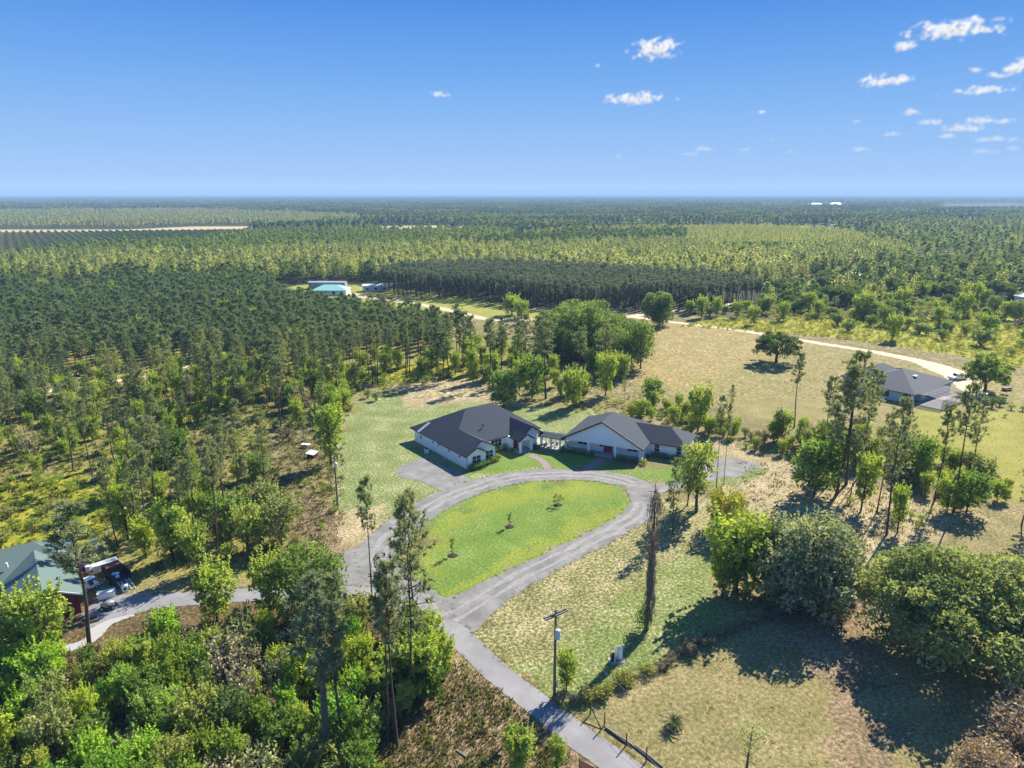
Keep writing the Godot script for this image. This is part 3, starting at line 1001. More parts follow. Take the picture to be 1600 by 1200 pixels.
func house_b() -> void:
	var t := thing("white_house", "white house with one large front gable over a porch with red double door", "house", Vector3(10.81, 0, -137.76), -0.4346)
	var w := Buf.new()
	w.box(Vector3(0, -0.1, -15.0), Vector3(16.0, 2.7, -2.2))
	w.box(Vector3(16.0, -0.1, -13.2), Vector3(23.6, 2.7, -4.9))
	w.box(Vector3(15.6, -0.1, -2.2), Vector3(16.0, 2.7, 0))
	part("wall", w, M.stucco, t)
	var g := Buf.new()
	gable_wall(g, -0.35, 8.0, 16.35, 2.72, 7.15, -0.25, 0.1)
	g.box(Vector3(0, 2.4, -0.2), Vector3(15.6, 2.715, 0.09))
	part("gable_end", g, M.stucco, t)
	bx(t, "porch_ceiling", Vector3(0.02, 2.45, -2.2), Vector3(15.58, 2.6, -0.2), M.white_trim)
	var r := Buf.new()
	var ya := 2.68
	var yb := 7.35
	var p0 := Vector3(-0.55, ya, 0.55)
	var p1 := Vector3(16.55, ya, 0.55)
	var f := Vector3(8.0, yb, 0.55)
	var k := Vector3(8.0, yb, -7.0)
	var q0 := Vector3(-0.55, ya, -15.5)
	var q1 := Vector3(16.55, ya, -15.5)
	r.slab([p0, f, k, q0], 0.18)
	r.slab([f, p1, q1, k], 0.18)
	r.slab([q1, q0, k], 0.18)
	# wing
	var wy := 5.05
	r.slab([Vector3(10.5, ya - 0.02, -4.4), Vector3(24.1, ya - 0.02, -4.4), Vector3(19.6, wy, -9.05), Vector3(10.5, wy, -9.05)], 0.17)
	r.slab([Vector3(24.1, ya - 0.02, -13.7), Vector3(10.5, ya - 0.02, -13.7), Vector3(10.5, wy, -9.05), Vector3(19.6, wy, -9.05)], 0.17)
	r.slab([Vector3(24.1, ya - 0.02, -4.4), Vector3(24.1, ya - 0.02, -13.7), Vector3(19.6, wy, -9.05)], 0.17)
	part("roof", r, M.shingle, t)
	var tr := Buf.new()
	tr.bar(Vector3(-0.57, 2.63, 0.58), Vector3(8.0, 7.28, 0.58), 0.07, 0.3)
	tr.bar(Vector3(16.57, 2.63, 0.58), Vector3(8.0, 7.28, 0.58), 0.07, 0.3)
	part("fascia", tr, M.fascia, t)
	for x in [0.25, 5.2, 10.75]:
		bx(t, "column", Vector3(x - 0.2, 0.0, -0.22), Vector3(x + 0.2, 2.4, 0.18), M.stucco)
	bx(t, "porch_floor", Vector3(0.0, 0, -2.2), Vector3(15.6, 0.15, 0.4), M.concrete)
	door(t, Vector3(8.6, 0.16, -2.198), 1.9, 2.15, 2, M.red)
	window(t, Vector3(7.15, 1.2, -2.198), 0.75, 0.85, 1, 1)
	window(t, Vector3(10.05, 1.2, -2.198), 0.4, 0.85, 1, 1)
	window(t, Vector3(3.1, 1.1, -2.198), 2.0, 0.95, 2, 1)
	window(t, Vector3(13.6, 1.1, -2.198), 2.0, 0.95, 2, 1)
	window(t, Vector3(17.9, 0.9, -4.898), 0.95, 1.4, 1, 2)
	window(t, Vector3(22.3, 0.9, -4.898), 0.95, 1.4, 1, 2)
	window(t, Vector3(23.602, 0.9, -9.0), 1.2, 1.3, 1, 2, 2)
	window(t, Vector3(-0.002, 0.9, -7.0), 1.6, 1.3, 2, 2, 1)
	bx(t, "downspout", Vector3(16.0, 0, 0.004), Vector3(16.09, 2.5, 0.09), M.black)

func breezeway() -> void:
	var t := thing("breezeway", "dark roofed open breezeway on white posts linking the two white houses", "breezeway", Vector3(6.3, 0, -139.9), -0.45)
	var r := Buf.new()
	r.slab([Vector3(-0.6, 2.62, 1.1), Vector3(5.2, 2.62, 1.1), Vector3(5.2, 3.05, -0.7), Vector3(-0.6, 3.05, -0.7)], 0.14)
	r.slab([Vector3(-0.6, 3.05, -0.7), Vector3(5.2, 3.05, -0.7), Vector3(5.2, 2.62, -2.5), Vector3(-0.6, 2.62, -2.5)], 0.14)
	part("roof", r, M.shingle, t)
	for x in [0.1, 2.3, 4.3]:
		for z in [0.8, -2.2]:
			bx(t, "post", Vector3(x - 0.16, 0, z - 0.16), Vector3(x + 0.16, 2.55, z + 0.16), M.stucco)
	bx(t, "floor_slab", Vector3(-1.5, 0, -2.5), Vector3(4.6, 0.1, 1.1), M.concrete)
	var o := thing("patio_table", "small dark patio table with chairs under the breezeway roof", "table", Vector3(8.3, 0.1, -139.8), 0.4)
	cyl(o, "table_top", Vector3(0, 0.7, 0), 0.55, 0.55, 0.05, M.black)
	cyl(o, "stem", Vector3.ZERO, 0.06, 0.05, 0.7, M.black, 8)
	for i in 2:
		var c := thing("patio_chair", ["dark patio chair west of the breezeway table", "dark patio chair east of the breezeway table"][i], "chair", Vector3(8.3 + (i * 2 - 1) * 0.95, 0.1, -139.8 + (i * 2 - 1) * 0.35), 0.4)
		bx(c, "seat", Vector3(-0.24, 0.4, -0.24), Vector3(0.24, 0.46, 0.24), M.black)
		bx(c, "backrest", Vector3((i * 2 - 1) * 0.24 - 0.03, 0.46, -0.24), Vector3((i * 2 - 1) * 0.24 + 0.03, 0.95, 0.24), M.black)
		for lx in [-0.2, 0.2]:
			for lz in [-0.2, 0.2]:
				bx(c, "leg", Vector3(lx - 0.025, 0, lz - 0.025), Vector3(lx + 0.025, 0.4, lz + 0.025), M.black)

func house_c() -> void:
	var t := thing("red_house", "red walled house with grey green shingle roof at the forest lane's end", "house", Vector3(-57.2, 0, -76.9), 0.6435)
	var w := Buf.new()
	w.box(Vector3(-3.5, -0.1, -9.5), Vector3(3.7, 2.7, 0.0))
	w.box(Vector3(-9.0, -0.1, -17.8), Vector3(4.6, 2.7, -9.0))
	part("wall", w, M.barn_red, t)
	var g0 := Buf.new()
	gable_wall(g0, -3.6, 0.1, 3.8, 2.7, 4.5, -0.3, 0.02)
	part("gable_end", g0, M.barn_red, t)
	var r := Buf.new()
	gable(r, -4.1, 0.1, 4.3, 2.6, 4.65, 0.5, -12.0)
	hip(r, -9.6, 5.2, -8.4, -18.4, 2.62, 5.3, Vector3(-4.6, 0, -13.4), Vector3(0.2, 0, -13.4))
	var roof := part("roof", r, M.green_roof, t)
	cyl(roof, "vent_pipe", Vector3(1.9, 3.6, -3.2), 0.1, 0.1, 0.5, M.black, 8)
	cyl(roof, "vent_pipe", Vector3(-3.0, 4.0, -10.2), 0.13, 0.13, 0.6, M.white_trim, 8)
	var tr := Buf.new()
	tr.bar(Vector3(-4.12, 2.56, 0.53), Vector3(0.1, 4.62, 0.53), 0.06, 0.2)
	tr.bar(Vector3(4.32, 2.56, 0.53), Vector3(0.1, 4.62, 0.53), 0.06, 0.2)
	part("fascia", tr, M.white_trim, t)
	window(t, Vector3(0, 1.0, 0.022), 1.4, 1.2, 2, 1)
	window(t, Vector3(3.702, 1.0, -3.0), 1.2, 1.2, 2, 1, 2)
	door(t, Vector3(3.702, 0.1, -6.4), 1.0, 2.1, 1, M.white_trim, 2)

func house_d() -> void:
	var t := thing("grey_roof_house", "pale house with grey hip roof and screened pool cage by sand drive", "house", Vector3(100.0, 0, -170.4), 0.6435)
	var w := Buf.new()
	w.box(Vector3(0, -0.1, -16), Vector3(21.5, 2.75, -3.0))
	w.box(Vector3(3.8, -0.1, -20.4), Vector3(19.9, 2.75, -16.0))
	w.box(Vector3(0, -0.1, -3.0), Vector3(0.4, 2.75, -2.6))
	w.box(Vector3(4.6, -0.1, -3.0), Vector3(21.5, 2.75, 0.0))
	part("wall", w, M.pale_wall, t)
	bx(t, "column", Vector3(0, 0, -0.5), Vector3(0.5, 2.7, 0), M.white_trim)
	var r := Buf.new()
	hip(r, -0.6, 22.1, 0.6, -16.6, 2.7, 6.1, Vector3(10.7, 0, -8.2), Vector3(11.6, 0, -8.8))
	hip(r, 3.2, 20.5, -9.0, -21.0, 2.66, 5.9, Vector3(9.4, 0, -15.2), Vector3(14.2, 0, -15.2))
	var roof := part("roof", r, M.grey_shingle, t)
	bx(roof, "skylight", Vector3(9.8, 4.8, -5.0), Vector3(10.9, 5.0, -4.2), M.white_trim)
	for x in [2.4, 8.4, 14.0]:
		window(t, Vector3(x, 0.5, -2.99 if x < 4 else 0.002), 2.2, 1.8, 2, 1)
	window(t, Vector3(-0.002, 0.7, -7.0), 2.4, 1.6, 2, 1, 1)
	window(t, Vector3(-0.002, 0.9, -15.0), 1.2, 1.3, 1, 2, 1)
	window(t, Vector3(-0.002, 0.9, -11.0), 1.2, 1.3, 1, 2, 1)
	var c := thing("pool_cage", "screened pool enclosure with pale metal frame against the grey roof house", "pool cage", Vector3(100.0, 0, -170.4), 0.6435)
	bx(c, "pool_deck", Vector3(0.8, 0, 0.01), Vector3(14.6, 0.12, 6.6), M.concrete)
	for x in [1.0, 3.7, 6.4, 9.1, 11.8, 14.4]:
		var b := Buf.new()
		b.bar(Vector3(x, 0.1, 6.4), Vector3(x, 2.5, 6.4), 0.05, 0.05)
		b.bar(Vector3(x, 2.5, 6.4), Vector3(x, 2.95, 3.4), 0.05, 0.05)
		b.bar(Vector3(x, 2.95, 3.4), Vector3(x, 2.75, 0.7), 0.05, 0.05)
		part("rafter", b, M.pale_metal, c)
	for q in [[2.5, 6.4], [2.72, 4.9], [2.95, 3.4], [2.85, 2.0], [1.2, 6.4]]:
		var b := Buf.new()
		b.bar(Vector3(1.0, q[0], q[1]), Vector3(14.4, q[0], q[1]), 0.045, 0.045)
		part("rail", b, M.pale_metal, c)
	var s := Buf.new()
	s.quad(Vector3(1, 2.53, 6.4), Vector3(14.4, 2.53, 6.4), Vector3(14.4, 2.98, 3.4), Vector3(1, 2.98, 3.4))
	s.quad(Vector3(1, 2.98, 3.4), Vector3(14.4, 2.98, 3.4), Vector3(14.4, 2.78, 0.7), Vector3(1, 2.78, 0.7))
	s.quad(Vector3(1, 0.1, 6.43), Vector3(14.4, 0.1, 6.43), Vector3(14.4, 2.5, 6.43), Vector3(1, 2.5, 6.43))
	part("screen", s, M.screen, c)

func far_house(called: String, label: String, p: Vector3, turn: float, w: float, d: float, h: float, rise: float, roof: Material, wall: Material, openings := 2, flat := false) -> Node3D:
	var t := thing(called, label, "house", p, turn)
	bx(t, "wall", Vector3(-w / 2, -0.1, -d / 2), Vector3(w / 2, h, d / 2), wall)
	var r := Buf.new()
	if flat:
		gable(r, -d / 2 - 0.3, 0, d / 2 + 0.3, h - 0.02, h + rise, -w / 2 - 0.3, w / 2 + 0.3)
		part("roof", r, roof, t).rotation.y = PI / 2
	else:
		hip(r, -w / 2 - 0.5, w / 2 + 0.5, d / 2 + 0.5, -d / 2 - 0.5, h - 0.02, h + rise, Vector3(-w / 2 + d / 2, 0, 0), Vector3(w / 2 - d / 2, 0, 0))
		part("roof", r, roof, t)
	for i in openings:
		window(t, Vector3(lerpf(-w * 0.32, w * 0.36, float(i) / maxi(openings - 1, 1)), 0.8, d / 2 + 0.002), 1.6, 1.3, 1, 1)
	return t

# ------------------------------------------------------------------ small objects

func power_pole(label: String, p: Vector3, h: float, arm: bool, turn: float) -> Node3D:
	var t := thing("utility_pole", label, "utility pole", p, turn)
	cyl(t, "pole", Vector3(0, -0.1, 0), 0.17, 0.11, h, M.pole_wood, 10)
	if arm:
		for z in [-0.15, 0.15]:
			bx(t, "crossarm", Vector3(-1.45, h - 0.75, z - 0.06), Vector3(1.45, h - 0.6, z + 0.06), M.grey_wood)
		for x in [-1.35, -0.5, 0.5, 1.35]:
			cyl(t, "insulator", Vector3(x, h - 0.6, -0.15), 0.07, 0.05, 0.22, M.white_trim, 8)
	var c := cyl(t, "transformer", Vector3(0, h - (3.3 if arm else 1.9), 0.38), 0.27, 0.27, 1.0 if arm else 0.7, M.pale_metal, 14)
	cyl(c, "bushing", Vector3(0, 0.45, 0), 0.06, 0.04, 0.25, M.white_trim, 8)
	cyl(c, "lid", Vector3(0, 0.35 if not arm else 0.5, 0), 0.28, 0.2, 0.08, M.pale_metal, 14)
	if arm:
		bx(t, "meter_box", Vector3(0.14, 1.3, -0.12), Vector3(0.34, 1.8, 0.12), M.pale_metal)
	return t

func wire(label: String, a: Vector3, b: Vector3, sag: float) -> void:
	var w := Buf.new()
	var pts := []
	var rad := []
	for i in 17:
		var k := i / 16.0
		pts.append(a.lerp(b, k) - Vector3(0, sag * 4.0 * k * (1.0 - k), 0))
		rad.append(0.018)
	w.tube(pts, rad, 4)
	tag(part("power_line", w, M.wire, self), label, "power line")

func wheel(parent: Node, at: Vector3, r: float, w: float) -> void:
	var o := cyl(parent, "wheel", Vector3.ZERO, r, r, w, M.black, 14)
	o.position = at
	o.rotation.x = PI / 2
	cyl(o, "rim", Vector3(0, -w * 0.5 - 0.006, 0), r * 0.55, r * 0.55, w + 0.012, M.pale_metal, 10)

func pickup() -> void:
	var t := thing("pickup_truck", "white pickup truck parked on the sand drive beside the round crowned tree", "pickup truck", Vector3(126.6, 0, -195.4), 0.25)
	var b := Buf.new()
	b.box(Vector3(-2.7, 0.45, -0.95), Vector3(-1.2, 1.05, 0.95))
	b.box(Vector3(-1.2, 0.42, -0.96), Vector3(0.75, 1.1, 0.96))
	for z in [-0.96, 0.86]:
		b.box(Vector3(0.75, 0.45, z), Vector3(2.6, 1.12, z + 0.1))
	b.box(Vector3(2.5, 0.45, -0.86), Vector3(2.6, 1.1, 0.86))
	b.box(Vector3(0.75, 0.45, -0.86), Vector3(2.5, 0.6, 0.86))
	part("body", b, M.car_white, t)
	var c := Buf.new()
	c.slab([Vector3(-0.75, 1.78, -0.78), Vector3(0.55, 1.78, -0.78), Vector3(0.55, 1.78, 0.78), Vector3(-0.75, 1.78, 0.78)], 0.07)
	for z in [-0.82, 0.78]:
		for x in [-0.75, -0.1, 0.5]:
			c.bar(Vector3(x - (0.5 if x < -0.5 else 0.0), 1.08, z + 0.02), Vector3(x, 1.75, z + 0.02), 0.09, 0.07)
	part("cab", c, M.car_white, t)
	var w := Buf.new()
	w.quad(Vector3(-1.2, 1.1, -0.8), Vector3(-1.2, 1.1, 0.8), Vector3(-0.75, 1.74, 0.74), Vector3(-0.75, 1.74, -0.74))
	for z in [-0.8, 0.8]:
		w.quad(Vector3(-1.15, 1.1, z), Vector3(0.5, 1.1, z), Vector3(0.5, 1.73, z * 0.95), Vector3(-0.75, 1.73, z * 0.95))
	w.quad(Vector3(0.52, 1.1, -0.8), Vector3(0.52, 1.1, 0.8), Vector3(0.52, 1.73, 0.74), Vector3(0.52, 1.73, -0.74))
	part("window", w, M.glass, t)
	for x in [-1.85, 1.65]:
		for z in [-0.86, 0.86]:
			wheel(t, Vector3(x, 0.38, z), 0.38, 0.24)
	for z in [-0.7, 0.5]:
		bx(t, "headlight", Vector3(-2.72, 0.75, z), Vector3(-2.69, 0.95, z + 0.25), M.pale_metal)
		bx(t, "tail_light", Vector3(2.59, 0.75, z), Vector3(2.62, 1.0, z + 0.15), M.red)
	bx(t, "bumper", Vector3(-2.8, 0.4, -0.9), Vector3(-2.7, 0.6, 0.9), M.pale_metal)

func yard_things() -> void:
	# beside the red house
	var t := thing("dump_trailer", "black high sided trailer with ladder ramps down and rusty load in front", "trailer", Vector3(-53.9, 0, -87.0), -0.73)
	var b := Buf.new()
	b.box(Vector3(-2.4, 0.55, -1.1), Vector3(2.0, 0.7, 1.1))
	b.box(Vector3(-2.4, 0.7, -1.1), Vector3(2.0, 1.65, -1.02)); b.box(Vector3(-2.4, 0.7, 1.02), Vector3(2.0, 1.65, 1.1)); b.box(Vector3(-2.4, 0.7, -1.02), Vector3(-2.32, 1.65, 1.02))
	for x in [-1.8, -0.9, 0.0, 0.9, 1.7]:
		b.box(Vector3(x, 0.7, 1.1), Vector3(x + 0.08, 1.68, 1.15)); b.box(Vector3(x, 0.7, -1.15), Vector3(x + 0.08, 1.68, -1.1))
	part("bed", b, M.black, t)
	bx(t, "load", Vector3(-2.3, 0.7, -1.0), Vector3(-0.6, 1.75, 1.0), M.rust)
	for x in [-0.6, 0.35]:
		for z in [-1.22, 1.22]:
			wheel(t, Vector3(x, 0.38, z), 0.38, 0.22)
	for z in [-0.75, 0.2]:
		var r := Buf.new()
		r.bar(Vector3(2.0, 0.66, z), Vector3(4.1, 0.06, z), 0.07, 0.09); r.bar(Vector3(2.0, 0.66, z + 0.5), Vector3(4.1, 0.06, z + 0.5), 0.07, 0.09)
		for k in 7:
			var x := 2.15 + k * 0.3
			r.bar(Vector3(x, 0.66 - (x - 2.0) * 0.286, z), Vector3(x, 0.66 - (x - 2.0) * 0.286, z + 0.5), 0.06, 0.05)
		part("ramp", r, M.pale_metal, t)
	var dw := Buf.new()
	dw.bar(Vector3(-2.4, 0.6, -0.7), Vector3(-3.6, 0.5, 0), 0.1, 0.12)
	dw.bar(Vector3(-2.4, 0.6, 0.7), Vector3(-3.6, 0.5, 0), 0.1, 0.12)
	part("drawbar", dw, M.black, t)
	for i in 3:
		var s := SphereMesh.new()
		s.radius = 0.3
		s.height = 0.4
		tag(put("white_bag", s, null, Vector3(-54.3 + i * 0.42, 0.9, -86.9 + i * 0.33 - (i % 2) * 0.5), M.car_white), ["white bag in the black trailer, nearest the rusty load", "white bag in the black trailer, middle one of three", "white bag in the black trailer, nearest the ramps"][i], "bag", "bags in the trailer")
	t = thing("white_chest", "long white chest box standing on the gravel near the trailer ramps", "chest", Vector3(-53.0, 0, -82.6), 0.5)
	bx(t, "box", Vector3(-1.0, 0, -0.45), Vector3(1.0, 0.8, 0.45), M.car_white)
	bx(t, "lid", Vector3(-1.05, 0.803, -0.5), Vector3(1.05, 0.9, 0.5), M.pale_metal)
	t = thing("washing_machine", "small white appliance with round dark door beside the white chest", "appliance", Vector3(-51.4, 0, -84.2), 0.5)
	bx(t, "cabinet", Vector3(-0.35, 0, -0.35), Vector3(0.35, 0.85, 0.35), M.car_white)
	var dr := cyl(t, "round_door", Vector3.ZERO, 0.2, 0.2, 0.03, M.black, 14)
	dr.position = Vector3(0, 0.45, 0.36)
	dr.rotation.x = PI / 2
	t = thing("yard_cart", "white utility cart parked between the red house and white chest", "cart", Vector3(-56.2, 0, -84.6), 0.9)
	bx(t, "body", Vector3(-0.9, 0.35, -0.5), Vector3(0.9, 0.75, 0.5), M.car_white)
	bx(t, "seat", Vector3(-0.2, 0.75, -0.45), Vector3(0.3, 1.05, 0.45), M.black)
	bx(t, "canopy", Vector3(-0.7, 1.6, -0.5), Vector3(0.6, 1.66, 0.5), M.car_white)
	for x in [-0.65, 0.55]:
		for z in [-0.45, 0.45]:
			bx(t, "canopy_post", Vector3(x - 0.02, 0.75, z - 0.02), Vector3(x + 0.02, 1.6, z + 0.02), M.black)
			wheel(t, Vector3(x, 0.25, z), 0.25, 0.16)
	t = thing("riding_mower", "tan and white riding mower on the concrete apron by the lane", "mower", Vector3(-51.2, 0, -80.0), 0.3)
	bx(t, "hood", Vector3(-0.95, 0.35, -0.3), Vector3(-0.1, 0.8, 0.3), M.tan)
	bx(t, "seat", Vector3(0.1, 0.5, -0.25), Vector3(0.6, 0.95, 0.25), M.car_white)
	bx(t, "deck", Vector3(-0.4, 0.12, -0.65), Vector3(0.45, 0.3, 0.65), M.black)
	for x in [-0.75, 0.55]:
		for z in [-0.42, 0.42]:
			wheel(t, Vector3(x, 0.28, z), 0.28, 0.18)
	t = thing("planter_bed", "low timber planter bed of dark earth along the red wall", "planter", Vector3(-52.0, 0, -77.1), 0.64)
	for q in [[-0.9, -0.5, 0.9, -0.4], [-0.9, 0.4, 0.9, 0.5], [-0.9, -0.4, -0.8, 0.4], [0.8, -0.4, 0.9, 0.4]]:
		bx(t, "board", Vector3(q[0], 0, q[1]), Vector3(q[2], 0.35, q[3]), M.grey_wood)
	bx(t, "soil", Vector3(-0.8, 0.0, -0.4), Vector3(0.8, 0.28, 0.4), M.soil)
	for q in [["blue_barrel", "blue plastic barrel behind the black trailer", M.blue, -59.7, -89.4, 0.42, 1.0], ["white_barrel", "white plastic barrel next to the blue one", M.car_white, -59.0, -88.9, 0.33, 0.95]]:
		t = thing(q[0], q[1], "barrel", Vector3(q[3], 0, q[4]))
		cyl(t, "drum", Vector3.ZERO, q[5], q[5], q[6], q[2], 16)
		cyl(t, "lid", Vector3(0, q[6], 0), q[5] * 1.04, q[5] * 0.95, 0.06, q[2], 16)
	t = thing("stock_trough", "long white tub lying behind the black trailer", "tub", Vector3(-57.5, 0, -90.4), 0.75)
	var tb := Buf.new()
	tb.box(Vector3(-1.6, 0, -0.5), Vector3(1.6, 0.12, 0.5)); tb.box(Vector3(-1.6, 0.12, -0.5), Vector3(1.6, 0.75, -0.42)); tb.box(Vector3(-1.6, 0.12, 0.42), Vector3(1.6, 0.75, 0.5)); tb.box(Vector3(-1.6, 0.12, -0.42), Vector3(-1.52, 0.75, 0.42)); tb.box(Vector3(1.52, 0.12, -0.42), Vector3(1.6, 0.75, 0.42))
	part("tub", tb, M.car_white, t)
	bx(t, "rim", Vector3(-1.66, 0.752, -0.56), Vector3(1.66, 0.8, -0.4), M.pale_metal)
	t = thing("swing_frame", "bare metal a-frame standing behind the white barrel", "frame", Vector3(-59.6, 0, -91.6), 0.5)
	for q in [[-0.9, 0.5], [0.9, 0.5], [0.0, -0.7]]:
		var l := Buf.new()
		l.bar(Vector3(q[0], 0, q[1]), Vector3(0, 1.8, 0), 0.06, 0.06)
		part("leg", l, M.pale_metal, t)
	t = thing("water_tank", "upright white water tank at the wood's edge behind the trailer", "tank", spot(148, 858))
	cyl(t, "tank", Vector3.ZERO, 0.55, 0.5, 1.35, M.car_white, 18)
	cyl(t, "cap", Vector3(0, 1.35, 0), 0.45, 0.2, 0.16, M.car_white, 18)
	# beside the hedge
	t = thing("well_tank", "white pressure tank with black pump on the speckled grass by the hedge", "well tank", Vector3(11.9, 0, -69.6), 0.3)
	cyl(t, "tank", Vector3(0.25, 0.3, 0), 0.34, 0.34, 1.15, M.car_white, 18)
	cyl(t, "cap", Vector3(0.25, 1.45, 0), 0.34, 0.15, 0.14, M.car_white, 18)
	bx(t, "pump", Vector3(-0.75, 0, -0.25), Vector3(-0.35, 0.95, 0.2), M.black)
	cyl(t, "pipe", Vector3(-0.5, 0.0, 0.4), 0.07, 0.07, 1.7, M.pale_metal, 8)
	bx(t, "pipe_run", Vector3(-0.5, 0.35, -0.05), Vector3(0.1, 0.45, 0.05), M.pale_metal)
	bx(t, "pad", Vector3(-0.95, 0, -0.6), Vector3(0.7, 0.08, 0.7), M.concrete)
	# fence along the lane
	var posts := [[922, 1117], [944, 1135], [978, 1165], [1009, 1191], [1040, 1219]]
	t = thing("field_fence", "sagging wire fence on dark wooden posts beside the lane", "fence", Vector3.ZERO)
	for i in posts.size():
		var p := spot(posts[i][0], posts[i][1])
		var pb := Buf.new()
		pb.tube([p - Vector3(0, 0.1, 0), p + Vector3(0.03, 0.7, 0), p + Vector3(0.02, 1.45 + 0.25 * (i % 2), 0.05)], [0.075, 0.07, 0.055], 6)
		part("post", pb, M.dark_wood, t)
		if i > 0:
			var a := spot(posts[i - 1][0], posts[i - 1][1])
			for y in [0.35, 0.75, 1.15]:
				var wb := Buf.new()
				wb.tube([a + Vector3(0, y, 0), a.lerp(p, 0.5) + Vector3(0, y - 0.08, 0), p + Vector3(0, y, 0)], [0.012, 0.012, 0.012], 3)
				part("wire", wb, M.wire, t)
	var p0 := spot(922, 1117)
	var br := Buf.new()
	br.tube([p0 + Vector3(0.0, 1.0, 0), spot(940, 1140)], [0.06, 0.06], 6)
	part("brace", br, M.dark_wood, t)
	for q in [[940, 1138, 985, 1168], [985, 1166, 1030, 1200]]:
		var a := spot(q[0], q[1])
		var e := spot(q[2], q[3])
		var lg := Buf.new()
		lg.tube([a + Vector3(0.35, 0.12, 0), a.lerp(e, 0.5) + Vector3(0.4, 0.16, 0.1), e + Vector3(0.35, 0.12, 0)], [0.11, 0.13, 0.1], 7)
		tag(part("fallen_log", lg, M.grey_wood, self), "grey fallen log beside the wire fence, %s" % ["end near the corner post" if q[0] == 940 else "end at the picture's lower edge"], "log")
	# slatted gate at the lower edge
	t = thing("slatted_fence", "brown horizontal slat fence panel at the lane's lower edge", "fence", spot(905, 1214), -0.62)
	for k in 9:
		bx(t, "slat", Vector3(0, 0.12 + k * 0.2, -0.02), Vector3(3.4, 0.27 + k * 0.2, 0.03), M.cedar)
	for x in [-0.08, 1.65, 3.4]:
		bx(t, "post", Vector3(x, 0, -0.08), Vector3(x + 0.1, 2.0, -0.021), M.cedar)
	for q in [[718, 1094, 0.2, 1.2, "short pale plank lying in the brush above the lower leafy trees"], [722, 1178, -0.7, 1.5, "pale plank lying in the dry brush near the photo's lower edge"], [854, 1158, 0.9, 1.5, "pale plank leaning in the brush beside the lane"], [490, 787, 0.1, 2.0, "grey board lying in the dry clearing by the pole"]]:
		tag(bx(self, numbered("plank"), Vector3(-q[3] / 2, 0.08, -0.11), Vector3(q[3] / 2, 0.12, 0.11), M.grey_wood), q[4], "plank")
		var o: Node3D = get_child(get_child_count() - 1)
		o.position = spot(q[0], q[1])
		o.rotation.y = q[2]
	# little shed and bench in the clearing
	t = thing("chicken_coop", "low white roofed coop with red sides in the dry clearing", "coop", spot(488, 714), -0.45)
	bx(t, "wall", Vector3(-0.9, 0, -0.6), Vector3(0.9, 0.8, 0.6), M.barn_red)
	var rr := Buf.new()
	rr.slab([Vector3(-1.05, 0.82, 0.75), Vector3(1.05, 0.82, 0.75), Vector3(1.05, 1.15, -0.75), Vector3(-1.05, 1.15, -0.75)], 0.06)
	part("roof", rr, M.car_white, t)
	t = thing("white_table", "small white table behind the coop in the dry clearing", "table", spot(478, 699), -0.3)
	bx(t, "table_top", Vector3(-0.9, 0.7, -0.5), Vector3(0.9, 0.76, 0.5), M.car_white)
	for x in [-0.8, 0.74]:
		for z in [-0.42, 0.36]:
			bx(t, "leg", Vector3(x, 0, z), Vector3(x + 0.06, 0.7, z + 0.06), M.pale_metal)
	t = thing("picnic_table", "wooden picnic table on the grass right of the round crowned tree", "picnic table", Vector3(132.6, 0, -183.7), 0.3)
	bx(t, "table_top", Vector3(-1.3, 0.72, -0.4), Vector3(1.3, 0.8, 0.4), M.grey_wood)
	for z in [-0.85, 0.6]:
		bx(t, "bench", Vector3(-1.3, 0.42, z), Vector3(1.3, 0.48, z + 0.25), M.grey_wood)
	for x in [-0.9, 0.8]:
		bx(t, "leg_frame", Vector3(x, 0, -0.7), Vector3(x + 0.1, 0.7, 0.7), M.grey_wood)
	t = thing("air_conditioner", "grey air conditioner at the side wall of the garage wing", "air conditioner", spot(667, 708))
	bx(t, "cabinet", Vector3(-0.45, 0.05, -0.45), Vector3(0.45, 0.95, 0.45), M.pale_metal)
	cyl(t, "fan_grille", Vector3(0, 0.951, 0), 0.38, 0.38, 0.03, M.black, 16)

func mulch_ring(p: Vector3, s: int, which: String) -> void:
	var c := CylinderMesh.new()
	c.top_radius = 0.55
	c.bottom_radius = 0.8
	c.height = 0.12
	c.radial_segments = 14
	tag(put("mulch_ring", c, null, p + Vector3(0, 0.05, 0), M.soil), "dark mulch ring under the %s" % which, "mulch ring")

